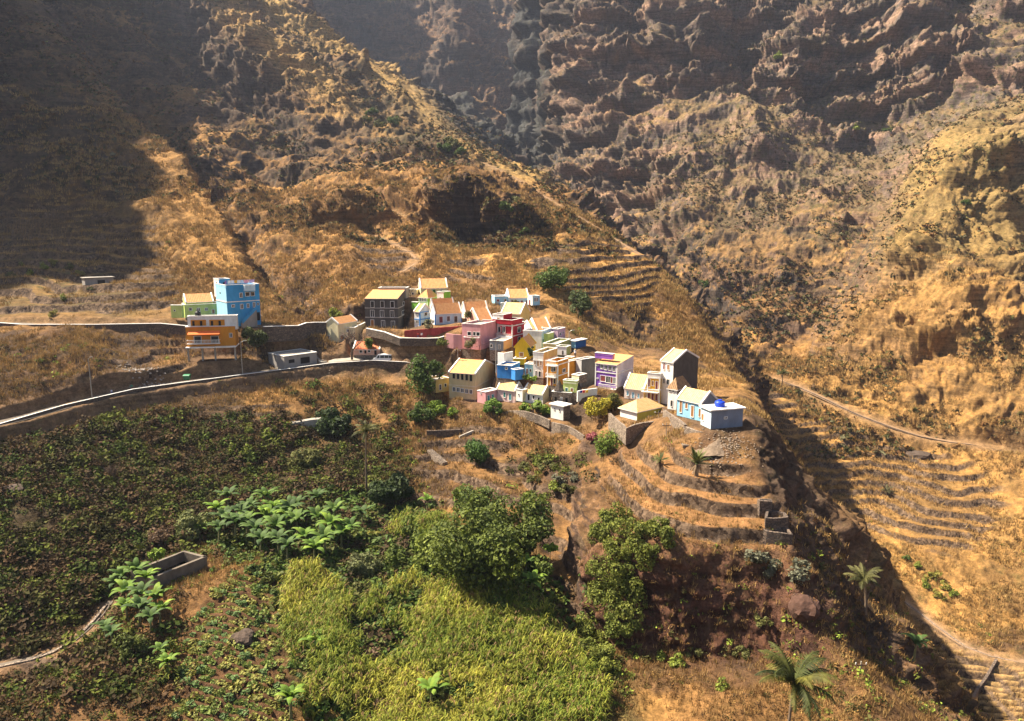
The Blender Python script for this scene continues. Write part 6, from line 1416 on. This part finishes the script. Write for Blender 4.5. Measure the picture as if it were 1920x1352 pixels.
t = g.uniform(0, 1, (52000, nb, 1))*.6+.4*sstep(-.5, .5, nB[idx])[:, None, None]; cc_ = np.array([.15, .08, .03])*(1-t)+np.array([.44, .29, .11])*t; me = mesh_np('dry_grass', V, np.arange(len(V)).reshape(-1, 4), SCRUBM); set_col(me, 'c', np.repeat(cc_.reshape(-1, 3), 4, 0)); tag(link('dry_grass', me), 'golden dry grass tufts on the slopes', 'grass', kind='stuff')
scatter('bushes', 'dense olive and brown bushes on the dark left slope', 'bushes', (DARKZ(PV[:, 0], PV[:, 1])+.25*GARD(PV[:, 0], PV[:, 1])+.3*BLZ+.35*UND)*sstep(-1.7, .1, nA+nB), 7200, .4, 1.9, 60, .15, (((.022,.022,.008),(.065,.062,.018)), BRN, BRN, ((.05,.03,.015),(.10,.062,.028)), ((.035,.024,.014),(.08,.055,.03)), ((.035,.042,.008),(.11,.125,.022)), OL2, OL3, ((.03,.045,.01),(.08,.11,.02))), 403)  # leaf colours darkened to stand for shade on this slope
scatter('far_scrub', 'grey green scrub speckling the far valley walls', 'scrub', (dep > 260)*(dep < 1300)*sstep(-.5, .5, nA+.6*nB)*(1-.25*ROCKv), 36000, .5, 1.4, 7, .5, (OL2, ((.07,.065,.035),(.13,.12,.06)), RUST, BRN, OL2), 404, pxmin=.9)
scatter('green_scrub', 'green ground plants along the moist ledges', 'scrub', (dep < 420)*(1-.9*np.clip(TERv, 0, 1))*(1-.9*REDC)*sstep(-.2, 1.0, nA+nB)*(.1+GRv), 4200, .35, 1.0, 20, .22, (OL3, OL2, ((.10,.14,.02),(.26,.32,.05))), 405)
# broad leaved garden plants (taro, beans) in the hollow
scatter('garden_plants', 'low broad leaved garden plants in the hollow', 'plants', GARD(PV[:, 0], PV[:, 1])+.9*UND, 6000, .45, .9, 24, .38, (((.04,.075,.01),(.12,.19,.03)), GREEN1, OL3), 406, .9, LEAFM)

# sugar cane ---------------------------------------------------------------
def field_points(zf, n, box, g, thr=.5):
    X_ = g.uniform(box[0], box[1], n); Y_2 = g.uniform(box[2], box[3], n); m_ = zf(X_, Y_2) > thr; return X_[m_], Y_2[m_]
g = np.random.default_rng(55); X_, Y_2 = field_points(hz, 19000, (-34, 20, 52, 118), g, .3); nz = fbm(X_, Y_2, X_*0, 7, 3, 501)
keep = nz*1.2+1.1*(hz(X_, Y_2)-.5)+g.normal(0, .22, len(X_)) > -.05; X_, Y_2, nz = X_[keep], Y_2[keep], nz[keep]
Zc = surface_z(X_, Y_2); nlv = 12; n = len(X_)
ht = 1.7+1.0*nz+g.uniform(-.6, .8, n); az_ = g.uniform(0, 6.283, (n, nlv)); L = g.uniform(.5, 1.25, (n, nlv)); z0_ = ht[:, None]*g.uniform(.35, 1.0, (n, nlv)); w_ = g.uniform(.03, .065, (n, nlv))
B0 = np.stack([X_, Y_2, Zc], 1)[:, None]+np.stack([g.normal(0, .12, (n, nlv)), g.normal(0, .12, (n, nlv)), z0_-.3], 2); dr_ = np.stack([np.cos(az_), np.sin(az_), 0*az_], 2); sd_ = np.stack([-np.sin(az_), np.cos(az_), 0*az_], 2)
UPV = np.array([0, 0, 1.]); Wd = w_[..., None]
p1 = B0; p2 = B0+dr_*(L*.2)[..., None]+UPV*(L*.6)[..., None]; p3 = B0+dr_*(L*.5)[..., None]+UPV*(L*.95)[..., None]; p4 = B0+dr_*(L*.95)[..., None]+UPV*(L*.72)[..., None]
V = np.stack([p1-sd_*Wd*.5, p1+sd_*Wd*.5, p2+sd_*Wd, p2-sd_*Wd, p3+sd_*Wd*.8, p3-sd_*Wd*.8, p4+sd_*.01, p4-sd_*.01], 2).reshape(-1, 3)
k = np.arange(n*nlv)[:, None]*8; Q = np.concatenate([k+np.array([0, 1, 2, 3]), k+np.array([3, 2, 4, 5]), k+np.array([5, 4, 6, 7])], 1).reshape(-1, 4)
t = (g.uniform(0, 1, (n, nlv))*.55+.45*sstep(-.6, .7, fbm(X_, Y_2, X_*0, 7, 4, 520))[:, None])[..., None]; cc_ = (1-t)*np.array([.075,.135,.011])+t*np.array([.42,.38,.05]); cc_ = np.where(g.uniform(0, 1, (n, nlv, 1)) < .12, np.array([.26,.16,.07]), cc_)
me = mesh_np('sugar_cane', V, Q, LEAFM); set_col(me, 'c', np.repeat(cc_.reshape(-1, 3), 8, 0)); tag(link('sugar_cane', me), 'bright yellow green sugar cane filling the valley floor', 'sugar cane', kind='stuff')

# crop rows -----------------------------------------------------------------
CP = []
for s in range(3):
    g = np.random.default_rng(70+s); C0 = unit(g, 46)*np.array([.34, .34, .2])+np.array([0, 0, .32]); V, Q = leafcards(g, C0, .13, .8, .8); me = mesh_np('crop_plant', V, Q, LEAFM)
    t = g.uniform(0, 1, (46, 1)); pc = (((.10,.15,.03),(.24,.28,.07)), ((.13,.14,.025),(.29,.27,.06)), ((.07,.12,.03),(.18,.26,.09)))[s]; set_col(me, 'c', np.repeat(np.array(pc[0])*(1-t)+np.array(pc[1])*t, 4, 0)); CP.append(me)
dx_, dy_ = .94, -.34; pts_ = []
for r_i in range(-80, 80):
    for c_i in range(-70, 70):
        a_ = c_i*1.02+random.uniform(-.3, .3); b_ = (r_i+.25)*1.15+random.uniform(-.15, .15)
        pts_.append((-36+a_*dx_+b_*.34, 82+a_*dy_+b_*.94))
pts_ = np.array(pts_); m_ = PLOT(pts_[:, 0], pts_[:, 1]) > .55; pts_ = pts_[m_]; pz_ = surface_z(pts_[:, 0], pts_[:, 1]); uu_, vv_, ff_ = proj(np.column_stack([pts_, pz_]))
ok = (uu_ > -20) & (uu_ < 1940) & (vv_ < 1365) & (np.array([random.random() for _ in pts_]) < .88); pts_, pz_, ff_ = pts_[ok], pz_[ok], ff_[ok]; od = np.argsort(ff_)
rest = []
for n_, i in enumerate(od):
    if n_ < 290:
        o = bpy.data.objects.new('crop_plant', CP[random.choice((0, 0, 1, 1, 2))]); COL.objects.link(o); o.location = (pts_[i, 0], pts_[i, 1], pz_[i]-.02); o.scale = (random.uniform(1.05, 1.7),)*3; o.rotation_euler = (0, 0, random.uniform(0, 6.3))
        tag(o, 'low leafy crop plants set out in slanting rows on the lower left plot', 'crop plant', 'crop plants in slanting rows')
    else: rest.append(i)
if rest:
    VV = []; CC = []
    for i in rest:
        me = CP[random.choice((0, 0, 1, 1, 2))]; v_ = np.empty(len(me.vertices)*3, np.float32); me.vertices.foreach_get('co', v_); a = random.uniform(0, 6.3); s = random.uniform(1.05, 1.7)
        v_ = v_.reshape(-1, 3)@np.array([[math.cos(a), math.sin(a), 0], [-math.sin(a), math.cos(a), 0], [0, 0, 1]])*s; VV.append(v_+np.array([pts_[i, 0], pts_[i, 1], pz_[i]-.02])); c_ = np.empty(len(me.vertices)*4, np.float32); me.color_attributes['c'].data.foreach_get('color', c_); CC.append(c_.reshape(-1, 4))
    V = np.concatenate(VV); me = mesh_np('crop_rows', V, np.arange(len(V)).reshape(-1, 4), LEAFM); set_col(me, 'c', np.concatenate(CC)); tag(link('crop_rows', me), 'farther rows of the same low crop on the lower left plot', 'crop rows', kind='stuff')

# banana plants ---------------------------------------------------------------
def banana_mesh(seed, c1, c2):
    g = np.random.default_rng(seed); V = []; Q = []; cl = []; nl = 10
    for i in range(nl):
        a = 2*math.pi*i/nl*1.0+g.uniform(-.3, .3); el = g.uniform(.55, 1.25); L = g.uniform(1.7, 2.5); W = g.uniform(.28, .4); d = np.array([math.cos(a), math.sin(a), 0]); s = np.array([-math.sin(a), math.cos(a), 0]); p = np.array([0, 0, 2.0]); t = g.uniform(0, 1); ns = 7; b0 = len(V)
        for k in range(ns+1):
            f = k/ns; w = W*(.12 if k == 0 else math.sin(math.pi*min(1, .15+f*.9))**.6)*(1 if k < ns else .15); e = el-f*f*2.0
            V += [p-s*w+np.array([0, 0, -.10*w]), p+np.array([0, 0, .06]), p+s*w+np.array([0, 0, -.10*w])]; cl += [np.array(c1)*(1-t)+np.array(c2)*t]*3; p = p+(d*math.cos(e)+np.array([0, 0, math.sin(e)]))*L/ns
        for k in range(ns):
            q0 = b0+3*k; Q += [(q0, q0+1, q0+4, q0+3), (q0+1, q0+2, q0+5, q0+4)]
    me = mesh_np('leaves', V, Q, LEAFM, True); set_col(me, 'c', cl); return me
BM_ = [banana_mesh(80+i, *p_) for i, p_ in enumerate((((.04,.085,.012),(.12,.19,.03)), ((.07,.14,.012),(.20,.29,.035)), ((.035,.07,.015),(.10,.16,.035))))]
mb = MB(); tube(mb, [(0, 0, -.4), (0, 0, .8), (.02, .03, 2.15)], [.17, .15, .07], 8); st0 = mb.build('stem', STEMM); ST_ME = st0.data; bpy.data.objects.remove(st0)
def banana(u, v, s, label, group, k=None):
    root = bpy.data.objects.new('banana_plant', None); COL.objects.link(root); root.location = surf(u, v); root.scale = (s, s, s); root.rotation_euler = (random.uniform(-.1, .1), random.uniform(-.1, .1), random.uniform(0, 6.3)); tag(root, label, 'banana plant', group)
    link('leaves', BM_[random.randrange(3) if k is None else k], root); link('stem', ST_ME, root)
for u, v, s in ((232,1110,1.1),(255,1100,1.2),(275,1115,1.1),(245,1140,1.2),(270,1150,1.25),(295,1150,1.1),(262,1175,1.2),(240,1165,1.0),(300,1175,1.0),(218,1120,1.0),(285,1190,1.1)): banana(u, v, s, 'banana plants crowded together left of the cistern', 'banana clump left of the cistern')
for u, v, s in ((420,1000,1),(440,1015,1.1),(405,985,1),(465,1010,1),(480,1030,1.1),(500,1000,1.1),(520,1020,1.1),(535,1000,1),(510,985,1),(545,985,1.1),(490,1045,1),(560,970,.9),(598,962,1),(575,1035,.9),(620,1020,1.1),(610,1045,1.1),(590,1060,1),(640,1035,1),(655,1015,.9),(455,990,1),(470,975,.9),(525,1045,1),(430,960,1),(560,1010,1.1),(600,1000,1),(540,1060,1),(630,985,1),(500,960,1),(410,1020,.9)): banana(u, v, s*1.3, 'banana plants in the upper grove between cistern and coconut palm', 'upper banana grove')
for u, v, s in ((198,1205,.9),(210,1215,.9),(300,1245,.8),(318,1265,.8),(375,1010,.8)): banana(u, v, s, 'single small banana plants at the edges of the crop plot', 'small banana plants by the crop plot')
banana(680, 990, 1.2, 'large drooping banana plant just below the tall coconut palm', None, 2)
banana(590, 1230, 1.0, 'bright banana plant on the border between crop plot and cane', None, 1)
banana(995, 1120, 1.2, 'bright green banana plant at the right corner of the cane field', None, 1)
banana(985, 1085, 1.1, 'darker banana plant behind the bright one at the cane corner', None, 0)
banana(810, 1330, 1.1, 'banana plant standing in the cane near the bottom edge', None, 1)
banana(800, 960, .9, 'small banana plant at the foot of the dry terraces', None, 1)
banana(1713, 1235, 1.1, 'banana plant in the shade of the gorge beside the striped field', None, 2)
banana(545, 1345, 1.1, 'banana plant cut by the bottom edge below the crop plot', None, 1)

# palms -------------------------------------------------------------------------
def palm(label, P, h, nf, L, lean=(0, 0), c1=(.08,.10,.02), c2=(.26,.26,.06), drop=1.0, seed=1, r=.17, el0=(.0, 1.2), wl=.42, cat='palm', name='coconut_palm', skirt=0):
    g = np.random.default_rng(seed); P = Vector(P); root = bpy.data.objects.new(name, None); COL.objects.link(root); root.location = P; tag(root, label, cat)
    top = Vector((lean[0], lean[1], h)); mb = MB(); tube(mb, [(0, 0, -.6), (lean[0]*.12, lean[1]*.12, h*.33), (lean[0]*.5, lean[1]*.5, h*.7), tuple(top)], [r*1.5, r*1.05, r*.9, r*.8], 9); mb.build('trunk', BARK, root)
    for i in range(nf+skirt):
        dead = i >= nf; a = 2.4*i+g.uniform(-.25, .25); el = g.uniform(*el0) if not dead else g.uniform(-1.2, -.6); Lf = L*g.uniform(.85, 1.1)*(1 if not dead else .7)
        d = np.array([math.cos(a), math.sin(a), 0]); s = np.array([-math.sin(a), math.cos(a), 0]); p = np.array(top); ns = 10; V = []; Q = []; sp_ = []
        for k in range(ns+1): f = k/ns; e = el-f*f*drop*1.5; sp_.append((p.copy(), e)); p = p+(d*math.cos(e)+UPV*math.sin(e))*Lf/ns
        for k in range(ns):
            b0 = len(V); w_ = .035; V += [sp_[k][0]-s*w_, sp_[k][0]+s*w_, sp_[k+1][0]+s*w_, sp_[k+1][0]-s*w_]; Q.append((b0, b0+1, b0+2, b0+3))
        nl = 34
        for j in range(1, nl):
            f = j/nl; kk_ = min(int(f*ns), ns-1); p0, e = sp_[kk_]; p1_ = sp_[kk_+1][0]; pj = p0+(p1_-p0)*(f*ns-kk_); fw = d*math.cos(e)+UPV*math.sin(e); ll = wl*.85*Lf*math.sin(math.pi*min(.97, f*.8+.18))*.62
            for sg in (-1, 1):
                dr = s*sg*.8+fw*.55+UPV*(-.75*drop*(.4+.6*g.random())); dr /= np.linalg.norm(dr); b0 = len(V); wv = fw*.04*Lf/2.5
                V += [pj-wv, pj+wv, pj+dr*ll+wv*.3, pj+dr*ll-wv*.3]; Q.append((b0, b0+1, b0+2, b0+3))
        t = g.uniform(0, 1); c_ = np.array(c1)*(1-t)+np.array(c2)*t if not dead else np.array((.24,.16,.09)); me = mesh_np('frond', V, Q, LEAFM); set_col(me, 'c', np.tile(c_, (len(V), 1))); o = link('frond', me, root)
    return root
palm('large coconut palm with yellowing fronds at the lower right', at(1476, 1392, 61), 6.0, 24, 4.0, (.35, .3), seed=5, r=.14, c1=(.025,.04,.01), c2=(.13,.12,.02))
palm('tall slender coconut palm on the dark slope left of the dry terraces', surf(688, 925), 11.5, 17, 3.0, (.3, 0), seed=6, c1=(.05,.055,.015), c2=(.14,.13,.04))
palm('coconut palm on the far side of the gorge above the striped fields', surf(1622, 1150), 5.0, 16, 2.9, (-.6, 0), seed=7, c1=(.05,.05,.015), c2=(.14,.13,.04))
palm('small palm beside the upper footpath where the gorge begins', surf(1466, 724), 5.0, 16, 3.2, (0, 0), seed=8, c1=(.05,.05,.015), c2=(.13,.12,.04))
palm('date palm with spiky crown and dead skirt on the terraced spur', surf(1306, 893), 1.9, 24, 2.5, (0, 0), seed=9, drop=.35, r=.26, el0=(.15, 1.35), wl=.26, c1=(.04,.055,.015), c2=(.15,.16,.04), name='date_palm', skirt=12)
palm('smaller date palm left of the larger one on the terraced spur', surf(1237, 878), 1.2, 18, 1.7, (0, 0), seed=10, drop=.35, r=.2, el0=(.15, 1.35), wl=.26, c1=(.04,.055,.015), c2=(.13,.14,.04), name='date_palm', skirt=8)
palm('small feathery palm in the garden under the white cottage', surf(1000, 778), 1.3, 14, 2.0, (0, 0), seed=11, drop=.7, c1=(.06,.10,.015), c2=(.18,.24,.04), name='garden_palm')
palm('spiky dark palm in the middle of the golden terraced slope', surf(1664, 925), 1.6, 16, 2.6, (0, 0), seed=12, drop=.5, c1=(.05,.045,.02), c2=(.10,.09,.035), name='date_palm')
for i, (u, v) in enumerate(((984,772),(1022,775),(1008,768),(1040,775))): tree('bush', 'green garden bushes under the white cottage', u, v, 1.4, 1.1, 600, .24, BRIGHT, seed=37, cat='bush', group='garden bushes under the white cottage', h=.8, trunk=False)
for i, (u, v) in enumerate(((986,712),(1000,715))): tree('bush', 'bright green bushes under the tiny sky blue house', 0, 0, .9, .8, 300, .2, BRIGHT, seed=38, cat='bush', group='bright bushes under the tiny sky blue house', h=.6, P=at(u, v, 156.5), trunk=False)

# bare trees -----------------------------------------------------------------------
def bare(label, P, h, seed, r=.2, spread=.75):
    g = random.Random(seed); root = bpy.data.objects.new('bare_tree', None); COL.objects.link(root); root.location = P; tag(root, label, 'bare tree')
    mb = MB(); tb = MB()
    def grow(mb_, p, d, L, r_, lv):
        q_ = p+d*L; m_ = p.lerp(q_, .5)+Vector((g.uniform(-1, 1), g.uniform(-1, 1), 0))*L*.06; tube(mb_, [p, m_, q_], [r_, r_*.85, r_*.65], 6 if lv < 2 else 4, cap=lv == 0)
        if lv >= 5: return
        for i in range(3 if lv else 4):
            a = g.uniform(0, 6.28); n_ = Vector((math.cos(a), math.sin(a), 0))*spread*g.uniform(.6, 1.15); dd = (d+n_+Vector((0, 0, .12))).normalized(); grow(tb if lv >= 1 else mb_, p.lerp(q_, g.uniform(.7, 1)), dd, L*g.uniform(.6, .82), r_*.6, lv+1)
    grow(mb, Vector((0, 0, -.3)), Vector((.05, 0, 1)), h*.3, r, 0); mb.build('trunk', BARK, root); tb.build('crown', mat('twigs', (.16,.11,.08), .95, .3), root)
bare('large bare tree spreading over the concrete yard', at(660, 672, 175.5), 9.0, 3, .32, .8)
bare('bare tree on the slope behind the tall blue house', surf(568, 585), 8.5, 4, .18)
bare('bare tree beside the small pale yellow house above the village', at(769, 562, 202), 4.6, 5, .12)
bare('grey leafless tree standing in the dark scrub below the road', surf(215, 905), 4.5, 6, .12)
bare('leafless tree on the slope above the upper track', surf(650, 545), 6, 7, .12)

for u, v, rx, rz, k in ((765,1010,2.6,2.0,16),(790,1045,2.4,2.0,15),(735,1060,2.2,1.7,16),(1012,1100,2.4,2.2,15),(845,1150,2.3,1.6,16),(930,1165,2.4,1.6,15),(985,1150,2.0,1.5,16),(870,960,2.6,2.4,15)):
    tree('tree', 'leafy saplings and bushes crowding the foot of the big tree', u, v, rx, rz, 1300, .25, ((.035,.06,.01), (.16,.20,.03)), seed=90+k % 2, h=rz*.8, group='saplings around the big tree', cat='sapling')
shrubs([(700,1230,1.3),(760,1290,1.4),(870,1270,1.3),(930,1310,1.2),(660,1300,1.2),(830,1225,1.3),(980,1250,1.1),(1020,1290,1.2),(720,1330,1.2),(900,1215,1.5)], 'brownish and green bushes standing out of the cane field', 'bushes standing in the cane field', (3, 0, 2, 1))
shrubs([(640,1010,1.8),(600,1080,1.4),(660,1120,1.7),(700,1010,1.5),(740,1110,1.6),(620,1140,1.3),(690,1160,1.5),(650,1190,1.4),(720,1180,1.3),(560,1060,1.5),(660,1250,1.4),(640,1290,1.5),(780,1120,1.6)], 'leafy green shrubs in the garden strip between crop plot and cane', 'leafy shrubs in the garden strip', (1, 2, 0, 5))
# haze ---------------------------------------------------------------------------------
mb = MB(); mb.hexa([Vector((x_, y_, z_)) for z_ in (-240, 950) for x_, y_ in ((-1900,-900),(1900,-900),(1900,2100),(-1900,2100))])
hm = bpy.data.materials.new('haze'); hm.use_nodes = True; hn = hm.node_tree; hn.nodes.remove(hn.nodes['Principled BSDF']); vs = hn.nodes.new('ShaderNodeVolumePrincipled')
vs.inputs['Density'].default_value = HAZE; vs.inputs['Color'].default_value = (.62, .70, .92, 1); vs.inputs['Anisotropy'].default_value = .3; hn.links.new(vs.outputs[0], hn.nodes['Material Output'].inputs['Volume'])
if HAZE > 0: tag(mb.build('haze', hm), 'thin sunlit haze filling the valley', 'haze', kind='stuff')
cam = bpy.data.cameras.new('camera'); co = bpy.data.objects.new('camera', cam); COL.objects.link(co)
cam.sensor_width = 36; cam.lens = 36*F/1920; cam.clip_end = 6000; cam.clip_start = .5
co.location = (0, 0, 0); co.rotation_euler = (R(80), 0, 0)
scene.camera = co
w = bpy.data.worlds.new("World"); scene.world = w; w.use_nodes = True
nt = w.node_tree; bg = nt.nodes['Background']
sky = nt.nodes.new('ShaderNodeTexSky'); sky.sky_type = 'NISHITA'; sky.sun_disc = False
sky.sun_elevation = math.asin(SUN.z); sky.sun_rotation = math.atan2(SUN.x, SUN.y)
sky.dust_density = 2
nt.links.new(sky.outputs[0], bg.inputs[0]); bg.inputs[1].default_value = SKYS
sl = bpy.data.lights.new('sun', 'SUN'); so = bpy.data.objects.new('sun', sl); COL.objects.link(so)
sl.energy = SUNS; sl.angle = R(.53); sl.color = (1, .88, .70)
so.rotation_euler = SUN.to_track_quat('Z', 'Y').to_euler()
scene.view_settings.view_transform = 'Standard'; scene.view_settings.look = 'None'
scene.view_settings.gamma = 1; scene.view_settings.exposure = EXPO
